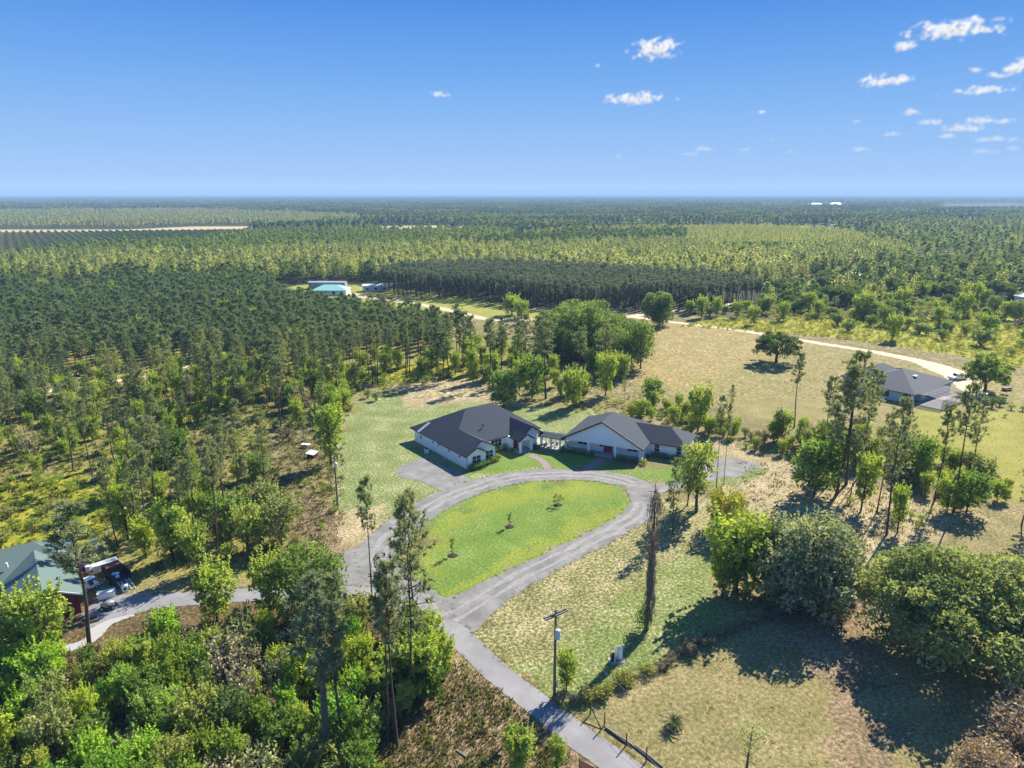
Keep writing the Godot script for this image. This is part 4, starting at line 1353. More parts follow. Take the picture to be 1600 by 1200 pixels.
func snag() -> void:
	var p := spot(1010, 984)
	var t := thing("dead_tree", "tall dead pine wrapped in grey hanging vines with green ivy at its foot", "dead tree", p)
	var k := Buf.new()
	k.tube([Vector3(0, -0.1, 0), Vector3(0.15, 6, 0), Vector3(0.25, 12, 0.1), Vector3(0.1, 19, 0)], [0.3, 0.24, 0.16, 0.04], 7)
	for i in 110:
		var y := rng.randf_range(9.0, 18.6)
		var a := rng.randf() * TAU
		var o := Vector3(0.2, y, 0.05)
		limb(k, o, o + Vector3(cos(a), rng.randf_range(-0.5, 0.4), sin(a)) * rng.randf_range(0.6, 2.2), 0.035, 0.008, 3)
	part("trunk", k, bark_grey, t)
	var v := Buf.new()
	for i in 1900:
		var y := pow(rng.randf(), 0.9) * 16.5 + 1.6
		var r := lerpf(0.7, 0.42, clampf((y - 2.0) / 9.0, 0, 1)) if y < 11.0 else lerpf(0.42, 1.15, sin(PI * clampf((y - 11.0) / 7.5, 0, 1)))
		if y > 10.0 and rng.randf() < 0.62:
			continue
		var a := rng.randf() * TAU
		r *= rng.randf_range(0.5, 1.1) * (1.0 + 0.25 * sin(a * 3.0 + y))
		var q := Vector3(cos(a) * r + 0.2, y, sin(a) * r)
		var s := Vector3(-sin(a), 0, cos(a)) * 0.07
		v.tri(q - s, q + s, q + Vector3(rng.randf_range(-0.15, 0.15), -rng.randf_range(0.5, 1.3), rng.randf_range(-0.15, 0.15)), Color(0.23, 0.2, 0.175) * rng.randf_range(0.6, 1.25))
	part("vines", v, leaf_mats.dry, t)
	var g := Buf.new()
	for i in 5:
		lobe(g, Vector3(rng.randf_range(-0.7, 0.7), 0.8 + i * 0.45, rng.randf_range(-0.6, 0.6)), 0.95, 110, 0.28, Color(0.08, 0.14, 0.03), Color(0.16, 0.22, 0.045))
	part("ivy", g, leaf_mats.green, t)

func sago() -> void:
	var t := thing("sago_palm", "small dark sago palm alone on the olive grass by the hedge", "palm", spot(1052, 1138))
	t.scale = Vector3.ONE * 0.8
	cyl(t, "trunk", Vector3.ZERO, 0.22, 0.18, 0.8, bark, 10)
	for i in 44:
		var f := Buf.new()
		var a := i * 2.399
		var up := lerpf(1.1, -0.25, i / 44.0)
		var last := Vector3(0, 0.8, 0)
		for k in 7:
			var d := Vector3(cos(a) * cos(up - k * 0.17), sin(up - k * 0.17), sin(a) * cos(up - k * 0.17))
			var nx := last + d * 0.22
			var s := Vector3(-sin(a), 0, cos(a)) * 0.2 * (1.0 - absf(k - 3.0) / 5.0)
			var c := Color(0.05, 0.085, 0.025) * rng.randf_range(0.75, 1.3)
			f.tri(last, nx, nx + s + d * 0.08, c)
			f.tri(last, nx - s + d * 0.08, nx, c)
			last = nx
		part("frond", f, leaf_mats.green, t)

func big_tree(label: String, p: Vector3, made: Array, tone: String, called := "live_oak", category := "oak tree", wood: Material = null) -> void:
	var t := thing(called, label, category, p, rng.randf() * TAU)
	part("trunk", made[0], wood if wood else bark, t)
	part("crown", made[1], leaf_mats[tone], t)

# ------------------------------------------------------------------ the place

func materials() -> void:
	var fine := grain(0.12, 0.75, 1.0, 41)
	var mottled := grain(0.05, 0.55, 1.0, 42)
	M.stucco = mat(Color8(250, 251, 252), 0.8, grain(0.2, 0.93, 1.0, 43), 0.5)
	M.white_trim = mat(Color8(236, 238, 240), 0.6)
	M.pale_wall = mat(Color8(206, 214, 220), 0.8, fine, 0.4)
	M.shingle = mat(Color8(34, 54, 76), 0.9, grain(0.25, 0.55, 1.0, 44), 0.9)
	M.grey_shingle = mat(Color8(56, 70, 86), 0.9, grain(0.25, 0.6, 1.0, 44), 0.9)
	M.green_roof = mat(Color8(98, 122, 118), 0.85, grain(0.2, 0.66, 1.0, 45), 0.7)
	M.barn_red = mat(Color8(126, 36, 38), 0.8, fine, 0.5)
	M.fascia = mat(Color8(40, 42, 48), 0.6)
	M.black = mat(Color8(30, 31, 34), 0.5)
	M.sunlit_roof = mat(Color8(180, 184, 190), 0.5)  # light grey that paints a roof face as sunlit
	M.glass = mat(Color8(24, 30, 38), 0.08)
	M.red = mat(Color8(150, 18, 30), 0.5)
	M.concrete = mat(Color8(176, 174, 172), 0.9, fine, 0.3)
	M.metal = mat(Color8(190, 190, 188), 0.35, null, 1, 0.8)
	M.pale_metal = mat(Color8(200, 206, 210), 0.45)
	M.screen = mat(Color(0.34, 0.34, 0.37, 0.5), 0.9)
	M.screen.transparency = BaseMaterial3D.TRANSPARENCY_ALPHA
	M.pool = mat(Color8(60, 110, 140), 0.05)
	M.pole_wood = mat(Color8(150, 132, 114), 0.9, mottled, 1.2)
	M.grey_wood = mat(Color8(150, 138, 126), 0.9, mottled, 1.2)
	M.dark_wood = mat(Color8(70, 58, 50), 0.9, mottled, 1.5)
	M.cedar = mat(Color8(136, 86, 62), 0.8, mottled, 1.5)
	M.wire = mat(Color8(120, 122, 126), 0.5)
	M.car_white = mat(Color8(238, 240, 242), 0.4)
	M.rust = mat(Color8(134, 72, 52), 0.9, mottled, 1.0)
	M.blue = mat(Color8(30, 46, 120), 0.45)
	M.tan = mat(Color8(206, 178, 140), 0.6)
	M.soil = mat(Color8(62, 48, 38), 1.0, mottled, 1.0)
	M.teal = mat(Color8(134, 196, 180), 0.7)
	M.dull_metal = mat(Color8(138, 146, 156), 0.6)
	M.asphalt = mat(Color8(136, 135, 136), 0.9, grain(0.006, 0.8, 1.0, 46, 512, 7), 0.04)
	M.gravel = mat(Color8(134, 133, 129), 0.95, grain(0.008, 0.7, 1.0, 47, 512, 7), 0.05)
	M.track = mat(Color8(146, 143, 140), 0.95, grain(0.02, 0.78, 1.0, 50, 512, 7), 0.08)
	M.sand = mat(Color8(206, 186, 154), 0.95, grain(0.01, 0.8, 1.0, 48, 512, 6), 0.05)
	M.paver = mat(Color8(152, 132, 128), 0.9, grain(0.2, 0.7, 1.0, 49), 0.9)
	M.water = mat(Color8(226, 232, 238), 0.55)  # whitish matte colour, sun glint on the lake painted in

func roads() -> void:
	structure(ribbon("gravel_drive", [678, 962, 5.5, 650, 930, 5.5, 610, 905, 5.5, 590, 868, 6.0, 618, 830, 6.0, 670, 792, 6.0, 730, 765, 6.0, 800, 747, 5.6, 880, 741, 5.4, 945, 745, 5.2, 992, 756, 5.0, 1006, 775, 5.0], 0.020, M.gravel, 0.3, 2))
	structure(ribbon("gravel_drive", [700, 968, 9.0, 740, 946, 6.5, 800, 908, 5.0, 880, 868, 4.6, 950, 832, 4.6, 994, 806, 4.8, 1007, 786, 5.0, 1004, 770, 5.0], 0.024, M.gravel, 0.3, 3))
	structure(plate("gravel_apron", [660, 938, 720, 930, 770, 925, 764, 950, 738, 986, 716, 1004, 680, 966], 0.016, M.gravel, 0.4, 4))
	structure(plate("parking_pad", [616, 736, 628, 726, 662, 716, 720, 738, 740, 752, 700, 780, 688, 768, 660, 752, 632, 748], 0.028, M.gravel, 0.35, 5))
	structure(plate("parking_pad", [1000, 758, 1060, 752, 1090, 718, 1150, 716, 1192, 726, 1160, 742, 1090, 756, 1010, 776], 0.028, M.gravel, 0.4, 6))
	structure(plate("drive_side", [540, 862, 600, 836, 628, 850, 610, 912, 560, 930, 534, 922, 530, 888], 0.012, M.gravel, 0.5, 7))
	structure(ribbon("lane", [1072, 1275, 3.2, 1010, 1228, 3.2, 955, 1187, 3.2, 902, 1150, 3.2, 840, 1101, 3.1, 775, 1050, 3.1, 733, 1010, 3.2, 692, 974, 3.3, 650, 950, 3.4, 590, 932, 3.4, 520, 926, 3.4, 440, 926, 3.4, 360, 931, 3.4, 290, 936, 3.4, 240, 940, 3.6, 205, 945, 4.2], 0.034, M.asphalt, 0.06, 8))
	structure(plate("concrete_apron", [222, 926, 250, 930, 252, 948, 200, 962, 172, 968, 140, 982, 128, 960, 150, 936, 185, 930], 0.030, M.asphalt, 0.1, 9))
	structure(ribbon("side_path", [205, 955, 3.0, 165, 972, 2.2, 140, 1000, 1.6, 100, 1015, 1.5, 40, 1036, 1.4, -40, 1060, 1.4], 0.026, M.concrete, 0.15, 10))
	for off in [-0.85, 0.85]:
		structure(ribbon("wheel_track", [684, 966, 0.75, 655, 934, 0.75, 612, 905, 0.75, 592, 868, 0.75, 620, 830, 0.75, 672, 792, 0.75, 732, 765, 0.75, 800, 747, 0.75, 880, 741, 0.75, 945, 745, 0.75, 990, 757, 0.75], 0.040, M.track, 0.3, 21, off))
		structure(ribbon("wheel_track", [702, 966, 0.75, 742, 945, 0.75, 800, 908, 0.75, 880, 868, 0.75, 950, 832, 0.75, 992, 806, 0.75, 1004, 786, 0.75], 0.044, M.track, 0.3, 22, off))
	structure(ribbon("paver_path", [827, 712, 1.5, 842, 717, 1.5, 851, 725, 1.5, 857, 735, 1.5], 0.036, M.paver, 0.02, 11))
	structure(ribbon("paver_path", [942, 717, 1.9, 928, 726, 1.9, 916, 738, 1.9], 0.036, M.paver, 0.02, 12))
	structure(ribbon("sand_road", [1530, 620, 5, 1500, 590, 8.5, 1470, 576, 9, 1430, 563, 5.5, 1360, 549, 4.2, 1290, 538, 4, 1230, 528, 4, 1160, 517, 4, 1090, 508, 4, 1030, 501, 4, 985, 495, 5, 930, 494, 5, 870, 497, 5, 810, 500, 5, 752, 497, 5, 700, 484, 5, 650, 475, 5, 600, 468, 6, 560, 462, 7, 545, 459, 7], 0.022, M.sand, 0.4, 13))
	structure(ribbon("sand_road", [985, 495, 4.5, 1020, 489, 4.5, 1060, 485, 4.5, 1110, 479, 4.5, 1150, 474, 4.5], 0.018, M.sand, 0.4, 14))
	structure(ribbon("sand_track", [60, 612, 3, 130, 606, 3, 200, 592, 3, 260, 582, 3.2, 300, 573, 3.2, 360, 562, 3], 0.014, M.sand, 0.6, 15))
	structure(plate("lake_water", [1485, 319.5, 1560, 318.6, 1700, 318.6, 1720, 320.6, 1560, 320.9], 0.3, M.water, 8.0, 16))

func _ready() -> void:
	rng.seed = 20240611
	var cam := Camera3D.new()
	cam.name = "camera"
	cam.position = EYE
	cam.rotation.x = -deg_to_rad(PITCH)
	cam.fov = rad_to_deg(2.0 * atan(600.0 / FOCAL))
	cam.near = 0.5
	cam.far = 90000.0
	add_child(cam)
	cam.current = true
	var we := WorldEnvironment.new()
	we.name = "environment"
	var env := Environment.new()
	env.background_mode = Environment.BG_SKY
	var sky := Sky.new()
	var sm := PanoramaSkyMaterial.new()
	sm.panorama = build_sky()
	sky.sky_material = sm
	env.sky = sky
	env.tonemap_mode = Environment.TONE_MAPPER_LINEAR
	env.tonemap_exposure = EXPOSE
	env.sdfgi_enabled = true
	env.ssao_enabled = true
	env.ssil_enabled = true
	env.fog_enabled = true
	env.fog_mode = Environment.FOG_MODE_EXPONENTIAL
	env.fog_density = 0.00014
	env.fog_light_color = Color8(158, 196, 240)
	we.environment = env
	add_child(we)
	var sun := DirectionalLight3D.new()
	sun.name = "sun"
	sun.light_color = Color(1.0, 0.965, 0.9)
	sun.light_energy = 1.6
	sun.light_angular_distance = 0.5
	sun.shadow_enabled = true
	var down := Vector3(-0.61 * cos(deg_to_rad(37)), -sin(deg_to_rad(37)), 0.79 * cos(deg_to_rad(37)))
	add_child(sun)
	sun.look_at_from_position(Vector3.ZERO, down, Vector3.UP)

	materials()
	build_ground()
	roads()
	house_a()
	house_b()
	breezeway()
	house_c()
	house_d()
	far_house("teal_roof_house", "far white house with bright teal hip roof in the cleared field", Vector3(-94.5, 0, -372), 0.0, 17.5, 10, 2.7, 2.4, M.teal, M.car_white, 4)
	far_house("long_barn", "long low grey building standing behind the teal roofed house", Vector3(-102, 0, -395), 0.0, 20, 6, 3.8, 0.4, M.dull_metal, M.dull_metal, 0, true)
	far_house("metal_building", "long pale blue metal building beside the dark pine rows", Vector3(-74, 0, -385), 0.18, 13, 5, 3.2, 0.7, M.pale_metal, M.pale_wall, 3, true)
	for q in [[1276, 424, 14, 8, "far pale house roof half hidden among round oaks beyond the savanna", 0.3], [1325, 437, 16, 8, "far white low house among purple shrubs beyond the savanna", 0.1], [1207, 453, 9, 6, "small grey cabin at the end of the dark pine rows", 0.4], [1604, 473, 9, 5, "white roofed house among bushes at the photo's right edge", 0.0], [1310, 355, 22, 9, "long far white barn in the green field", 0.0], [1565, 432, 10, 6, "small white shed far right among the oaks", 0.2]]:
		far_house("far_house", q[4], spot(q[0], q[1]), q[5], q[2], q[3], 3.2, 1.6, M.pale_metal, M.car_white, 2)
	for q in [[1205, 325.5, 28], [1255, 323.5, 36], [1275, 321, 60], [1305, 320.5, 60], [1352, 313.5, 40], [1425, 313.5, 50]]:
		far_house("distant_house", "distant white building on the hazy plain, %s" % {1205: "leftmost of the cluster", 1255: "with the brightest roof", 1275: "left long one behind the cluster", 1305: "right long one behind the cluster", 1352: "alone right of the cluster", 1425: "alone near the lake's left end"}[q[0]], spot(q[0], q[1]), 0.1, q[2], q[2] * 0.5, 5, 5, M.car_white, M.pale_wall, 2)
	yard_things()
	pickup()
	var p1 := spot(866, 1091)
	var p2 := spot(528, 796)
	var p3 := spot(263, 577)
	var turn := atan2(-(p2 - p1).x, -(p2 - p1).z)
	power_pole("wooden power pole with double crossarm and grey transformer beside the lane", p1, 10.6, true, turn)
	power_pole("plain wooden power pole with small grey transformer at the lawn's edge", p2, 9.6, false, turn)
	power_pole("plain power pole standing alone by the sand track in the pine wood", p3, 10, false, turn)
	var ahead := p1 + Vector3(22, 0, 34)
	wire("wire from the crossarm pole to the pole at the lawn's edge", p1 + Vector3(0, 10.3, 0), p2 + Vector3(0, 9.2, 0), 1.2)
	wire("wire from the pole at the lawn's edge to the pole by the sand track", p2 + Vector3(0, 9.3, 0), p3 + Vector3(0, 9.8, 0), 1.6)
	var across := Vector3(cos(turn), 0, -sin(turn))
	for k in 2:
		wire("wire leaving the crossarm's %s end towards the lower right" % ["left", "right"][k], p1 + Vector3(0, 10.1, 0) + across * (k * 2.7 - 1.35), ahead + Vector3(0, 10.3, 0) + across * (k * 2.7 - 1.35), 0.8)
	landmarks = [["the garage wing", Vector3(-10, 0, -136)], ["the white house's red door", Vector3(3, 0, -140)], ["the big gabled white house", Vector3(19, 0, -138)], ["the gabled house's wing", Vector3(33, 0, -139)], ["the red house", Vector3(-57, 0, -80)], ["the grey roofed house", Vector3(106, 0, -180)],
		["the pool cage", Vector3(106, 0, -167)], ["the teal roofed house", Vector3(-94, 0, -372)], ["the pale metal building", Vector3(-74, 0, -385)], ["the crossarm pole", p1], ["the lawn edge pole", p2], ["the sand track pole", p3], ["the black trailer", Vector3(-54, 0, -87)], ["the white water tank", Vector3(-62, 0, -96)],
		["the coop", spot(488, 714)], ["the vine wrapped dead pine", spot(1010, 984)], ["the white well tank", Vector3(12, 0, -69.6)], ["the sago palm", spot(1052, 1138)], ["the grey green oak", spot(1265, 950)], ["the broad dome oak", spot(1480, 1085)], ["the yellowing tree", spot(1132, 832)], ["the lone pasture oak", spot(1213, 566)],
		["the road fork oak", spot(1030, 509)], ["the round crowned tree", spot(1538, 612)], ["the thin poled pines", spot(1125, 760)], ["the picnic table", Vector3(132.6, 0, -183.7)], ["the slatted gate", spot(905, 1214)], ["the grey snag pine", spot(512, 1215)], ["the junction pine", spot(650, 985)],
		["the coop's bright tree", spot(517, 722)], ["the vine clad pine trunk", spot(1354, 700)], ["the oak clump", spot(930, 552)], ["the lone house pine", spot(142, 1028)], ["the sand track's bend", spot(260, 582)], ["the right parking pad", spot(1140, 730)], ["the left parking pad", spot(650, 735)], ["the drive's left bend", spot(560, 890)], ["the small grey cabin", spot(1207, 453)], ["the edge white house", spot(1600, 474)],
		["the low white house", spot(1325, 437)], ["the pale house among oaks", spot(1276, 424)], ["the field barn", spot(1310, 355)], ["the grove's near corner", spot(90, 394)], ["the grove's far corner", spot(380, 362)], ["the tan field", spot(650, 356)], ["the sand road's middle bend", spot(1290, 538)], ["the white shed", spot(1565, 432)],
		["the sand road's far bend", spot(752, 497)], ["the forest lane", spot(400, 930)], ["the brushy edge", spot(700, 1060)], ["the yellow clearing", spot(120, 790)]]
	grow_protos()
	near_trees()
	woods()
	covers()
	plant("pine", "pine_tree", "pine tree", 280, true, "pine_wood", "pines in the woods")
	plant("leafy_tree", "leafy_tree", "tree", 290, true, "leafy_wood", "leafy trees in the woods")
	plant("oak", "oak_tree", "oak tree", 130, true, "oak_wood", "oaks")
	plant("shrub", "shrub", "shrub", 290, false, "shrubs", "shrubs")
	plant("plantation_pine", "young_pine", "pine tree", 290, false, "pine_plantation", "planted young pines")
	plant("row_pine", "row_pine", "pine tree", 200, false, "pine_rows", "pines planted in dense rows")
	plant("swamp_tree", "swamp_tree", "tree", 280, false, "swamp_woods", "yellow green swamp trees")
	plant("wood_tree", "wood_tree", "tree", 280, false, "mixed_woods", "trees of the far woods")
	plant("citrus_tree", "citrus_tree", "citrus tree", 280, false, "citrus_grove", "citrus trees in rows")
	plant("far_tree", "far_tree", "tree", 0, false, "far_forest", "far trees")
	plant("young_wood", "young_tree", "tree", 0, false, "young_woods", "young trees")
	name_pending()

func near_trees() -> void:
	snag()
	sago()
	var p := spot(1265, 950)
	var trio := [Buf.new(), Buf.new()]
	for q in [[0.0, 0.0, 13.0, 9.0, 80], [-4.0, 1.4, 10.0, 7.0, 50], [3.0, -1.6, 10.5, 7.0, 50], [-1.6, -3.0, 11.5, 7.0, 50], [1.2, 3.0, 7.5, 6.5, 40]]:
		var one := leafy(q[2], q[3], q[4], 72, 0.46, Color(0.105, 0.13, 0.068), Color(0.26, 0.285, 0.16), 0.1, 0.42, 70)
		for k in 2:
			var src: Buf = one[k]
			for i in src.v.size():
				trio[k].v.append(src.v[i] + Vector3(q[0], 0, q[1]))
			trio[k].c.append_array(src.c)
	big_tree("big grey green oak standing right of the speckled lawn, by the hedge's end", spot(1262, 945), trio, "dull")
	get_child(get_child_count() - 1).rotation.y = 0.0
	big_tree("very broad dome shaped oak throwing the largest shadow on the olive grass", spot(1490, 1022), dome_oak(12.6, 22.0, 240, 165, 0.44, Color(0.105, 0.14, 0.05), Color(0.22, 0.255, 0.095)), "green")
	big_tree("second broad oak at the photo's right edge, joined to the dome oak", spot(1730, 955), dome_oak(11.0, 14.0, 110, 140, 0.45, Color(0.09, 0.13, 0.042), Color(0.17, 0.21, 0.07)), "green")
	big_tree("yellowing bushy tree right of the thin poled pines", spot(1132, 832), leafy(7.0, 6.6, 34, 120, 0.34, Color(0.15, 0.155, 0.025), Color(0.25, 0.245, 0.035), 0.06, 0.3, 60), "bright", "yellow_tree", "tree")
	big_tree("wispy pale green young tree at the photo's lower edge", spot(1166, 1204), leafy(5.6, 3.0, 14, 26, 0.2, Color(0.17, 0.21, 0.09), Color(0.26, 0.29, 0.13), 0.3, 0.5, 60), "bright", "young_tree", "tree")
	for q in [[1600, 1175, 5.5, 7.5, "brown leafed bare shrub in front of the dome oak, nearest its trunk"], [1535, 1235, 4.5, 6.0, "brown leafed bare shrub low at the photo's bottom edge, leftmost of three"], [1640, 1095, 5.0, 6.5, "brown leafed bare shrub at the photo's lower right corner"]]:
		big_tree(q[4], spot(q[0], q[1]), bush(q[2], q[3], 44, 110, 0.3, Color(0.2, 0.15, 0.095), Color(0.31, 0.24, 0.15), 120), "dry", "brown_shrub", "shrub", bark_grey)
	p = spot(512, 1215)
	big_tree("thick grey snag pine with broken trunk rising from the photo's lower edge", p, pine(tall(p, 905), 0.5, 3.0, 24, 13, 0.6, 0.065, Color(0.16, 0.185, 0.105), 0.022, 7), "dull", "snag_pine", "pine tree", bark_grey)
	big_tree("lone wide crowned oak in the tan pasture with round shadow below", spot(1213, 566), dome_oak(11.0, 16.0, 90, 150, 0.42, Color(0.055, 0.09, 0.03), Color(0.12, 0.165, 0.05)), "green")
	big_tree("rounded oak beside the fork of the sand road", spot(1030, 509), leafy(14.0, 13.0, 60, 150, 0.6, Color(0.06, 0.1, 0.03), Color(0.14, 0.19, 0.05), 0.12, 0.4, 0), "green")
	big_tree("round crowned feathery tree beside the pickup and pool cage", spot(1538, 612), dome_oak(10.5, 12.5, 80, 150, 0.4, Color(0.1, 0.16, 0.035), Color(0.2, 0.26, 0.06)), "bright")
	big_tree("large dark green broad tree left of the drive's left bend", spot(490, 968), leafy(9.6, 9.5, 70, 85, 0.42, Color(0.065, 0.115, 0.028), Color(0.16, 0.225, 0.045), 0.12, 0.4, 110), "green", "broad_tree", "tree")
	# saplings on the island lawn
	for q in [[707, 868, 3.0, 0.7, "slim sapling nearest the drive junction"], [796, 823, 2.6, 0.7, "slim sapling in the middle of the oval lawn"], [872, 789, 2.0, 1.7, "bushy little tree nearest the houses"]]:
		var sp := spot(q[0], q[1])
		big_tree(q[4] + " on the oval lawn", sp, leafy(q[2], q[3] * 1.1, 9, 44, 0.15, Color(0.07, 0.12, 0.04), Color(0.14, 0.2, 0.06), 0.25, 0.5, 24), "green", "sapling", "sapling")
		mulch_ring(sp, 1, q[4])
	# pines: u, base v, top v, variant, width, tint, label
	var pines := [[582, 942, 748, 0, 0.62, "tall pole like pine left of the tight pair, over the drive's left bend"], [650, 985, 768, 1, 0.75, "tall dark pine with full crown by the drive junction"], [640, 1117, 785, 1, 0.7, "pale trunked tall pine just in front of the dark junction pine"], [604, 1158, 905, 3, 0.8, "pine with clean pole left of the pale trunked one"], [621, 1168, 880, 0, 0.7, "slim pine with clean pole between the two pale ones"],
		[540, 1198, 900, 0, 0.8, "slender pine just right of the grey snag pine"], [592, 944, 866, 2, 0.6, "short dark pine at the foot of the pole like one"], [142, 1028, 793, 0, 1.45, "lone tall pine in front of the red house with a bare pole"],
		[71, 622, 537, 0, 1.0, ""], [117, 642, 575, 0, 0.9, ""], [184, 747, 637, 0, 0.95, ""], [241, 802, 652, 3, 1.3, "tall wide crowned pine in the left wood before the yellow clearing"], [234, 865, 697, 0, 0.9, "thin pine with long bare pole behind the white water tank"], [340, 874, 687, 3, 0.8, ""], [343, 882, 700, 3, 0.7, ""], [360, 843, 655, 0, 0.8, ""], [305, 815, 690, 0, 0.7, ""], [375, 725, 627, 0, 0.95, "tufted pine left of the coop clearing"],
		[414, 776, 655, 1, 0.8, "pine with bushy crown alone in the dry clearing"], [439, 672, 560, 0, 0.9, ""], [476, 720, 652, 1, 0.8, "small pine standing over the coop"], [563, 592, 503, 3, 0.9, ""], [577, 592, 505, 0, 0.8, ""], [590, 598, 507, 0, 0.9, ""], [640, 582, 500, 0, 1.0, ""],
		[853, 623, 503, 0, 1.3, "tall grey pine behind the breezeway with a clear pole"], [908, 611, 513, 0, 1.0, "grey pine behind the gabled house, left one of two"], [947, 600, 508, 1, 1.1, "grey pine behind the gabled house, right one of two"], [976, 626, 590, 1, 0.7, "small bare legged pine behind the gabled house"], [765, 600, 500, 0, 1.1, ""], [702, 590, 490, 1, 1.0, ""], [735, 585, 495, 0, 1.0, ""], [820, 590, 492, 1, 1.1, ""], [980, 575, 531, 1, 1.5, "small pale crowned pine at the oak clump's right foot"],
		[1142, 650, 602, 1, 0.9, ""], [1119, 764, 620, 3, 0.55, "left one of two thin bare pines on the right parking pad"], [1131, 757, 632, 3, 0.5, "right one of two thin bare pines on the right parking pad"], [1052, 835, 716, 2, 0.8, "dark dense pine right of the dead vine tree"],
		[1241, 668, 553, 0, 0.85, "tall slim pine left of the right pine group, nearest the pasture"], [1307, 773, 575, 1, 1.1, "pale wide pine with tall trunk in the right wood"], [1322, 757, 553, 0, 1.0, "tallest pine of the right wood"], [1354, 700, 578, 0, 1.25, "pine with dark vine clad trunk before the grey roofed house"], [1385, 835, 625, 1, 0.8, "pine over the bright sapling in the right wood"], [1459, 783, 635, 0, 0.8, "pine with long pole before the pool cage"], [1490, 800, 602, 0, 0.8, "leaning tall pine right of the pool cage, left of a pair"], [1519, 740, 625, 1, 0.9, "tall pine right of the pool cage, right of a pair"], [1596, 820, 715, 2, 1.0, "dark pine at the photo's right edge"],
		[1290, 700, 590, 0, 0.9, ""], [1340, 745, 600, 3, 0.9, ""], [1400, 770, 640, 1, 0.8, ""], [1370, 800, 650, 0, 0.7, ""]]
	for q in pines:
		var b := spot(q[0], q[1])
		wish("pine", q[3], b, clampf(tall(b, q[2]), 5, 25), q[4], Color.WHITE, "slim grey green pine", q[5])
	# leafy trees: u, base v, top v, variant, width, label
	var leafs := [[22, 1046, 930, 0, 1.15, "bright green tree at the red house's left front corner"], [70, 1048, 925, 0, 1.05, "bright green bushy tree covering the red house's front wall"], [200, 842, 748, 0, 0.9, "green tree beside the white water tank"], [270, 876, 778, 1, 1.15, "light green airy tree above the forest lane, left of two"], [312, 896, 817, 1, 1.0, "light green airy tree above the forest lane, right of two"], [388, 868, 782, 3, 1.2, "thin light tree on a pole in the dry clearing's edge"], [440, 852, 775, 4, 1.1, "pale green loose tree right of the dry slope"],
		[340, 972, 882, 0, 1.1, "leafy tree standing before the lane's pale stretch"], [422, 968, 865, 0, 0.8, "upright leafy tree in the lane's gap"], [517, 726, 630, 1, 0.95, "bright yellow green tree by the pole at the lawn's edge"], [787, 637, 577, 2, 1.0, "green rounded tree right behind the dark garage roof"], [832, 622, 556, 2, 0.9, ""], [812, 610, 560, 1, 0.9, ""], [895, 637, 574, 0, 1.0, ""], [910, 630, 580, 1, 0.9, ""], [946, 618, 552, 0, 0.8, "slim green tree between the grey pines"], [876, 625, 590, 1, 0.8, ""], [1018, 633, 590, 2, 0.95, "dark rounded tree alone behind the gabled house"], [1090, 674, 601, 0, 0.85, "tall bushy tree behind the gabled house's wing"],
		[1088, 800, 680, 3, 1.0, "tall yellow green tree in front of the gabled house's wing"], [1074, 790, 722, 3, 0.8, ""], [1150, 928, 800, 0, 1.15, "light leafy tree left of the big grey green oak"], [1178, 918, 812, 2, 0.9, ""], [1128, 935, 850, 1, 0.8, ""], [1272, 774, 686, 2, 1.0, "dark green tree in the right wood's left end"], [1345, 798, 705, 1, 0.8, "thin stemmed young tree leaning in the pale right wood"], [1402, 832, 755, 1, 0.7, "bright sapling under the right wood's pines"], [1208, 945, 905, 0, 1.0, "small bright bush at the grey green oak's foot"], [1222, 690, 640, 0, 0.9, ""], [1250, 700, 650, 1, 0.8, ""], [1430, 745, 680, 2, 1.0, ""], [1480, 800, 745, 0, 1.1, ""], [1510, 800, 735, 2, 1.0, "green bushy tree at the foot of the leaning pine pair"], [660, 1100, 990, 1, 0.9, "bright leafy tree at the lane's edge below the junction"], [645, 1075, 1000, 0, 1.0, ""], [690, 1060, 985, 0, 0.9, ""], [885, 1080, 1015, 0, 0.7, "small green bush at the crossarm pole's foot"], [810, 1215, 1130, 1, 1.0, "bright yellow green bush at the lower edge left of the slatted gate"], [870, 1210, 1148, 1, 0.8, "bright bush just left of the slatted gate"], [800, 492, 460, 2, 1.6, ""], [815, 497, 468, 2, 1.4, ""]]
	for q in leafs:
		var b := spot(q[0], q[1])
		wish("leafy_tree", q[3], b, clampf(tall(b, q[2]), 1.8, 13), q[4], Color.WHITE, ["green leafy tree", "light green leafy tree", "dark green leafy tree", "tall light leafy tree", "dull green leafy tree"][q[3]], q[5])
	for q in [[905, 556, 472, 1.0], [880, 548, 482, 1.1], [940, 560, 486, 1.0], [860, 560, 500, 0.9], [1001, 576, 498, 0.75], [920, 535, 465, 1.1], [960, 545, 488, 1.0], [885, 530, 470, 1.0]]:
		var b := spot(q[0], q[1])
		wish("oak", 1, b, tall(b, q[2]), q[3], Color.WHITE, "deep green full crowned oak")
	# round dark bushes of the savanna
	for q in [[1308, 508, 488], [1325, 518, 500], [1436, 522, 504], [1472, 531, 514], [1532, 540, 512], [1548, 516, 496], [1418, 492, 475], [1348, 500, 484], [1580, 555, 543], [1498, 544, 536], [1440, 503, 492]]:
		var b := spot(q[0], q[1])
		wish("shrub", 4, b, tall(b, q[2]), 1.2, Color(0.72, 0.66, 0.8), "round dark savanna bush")
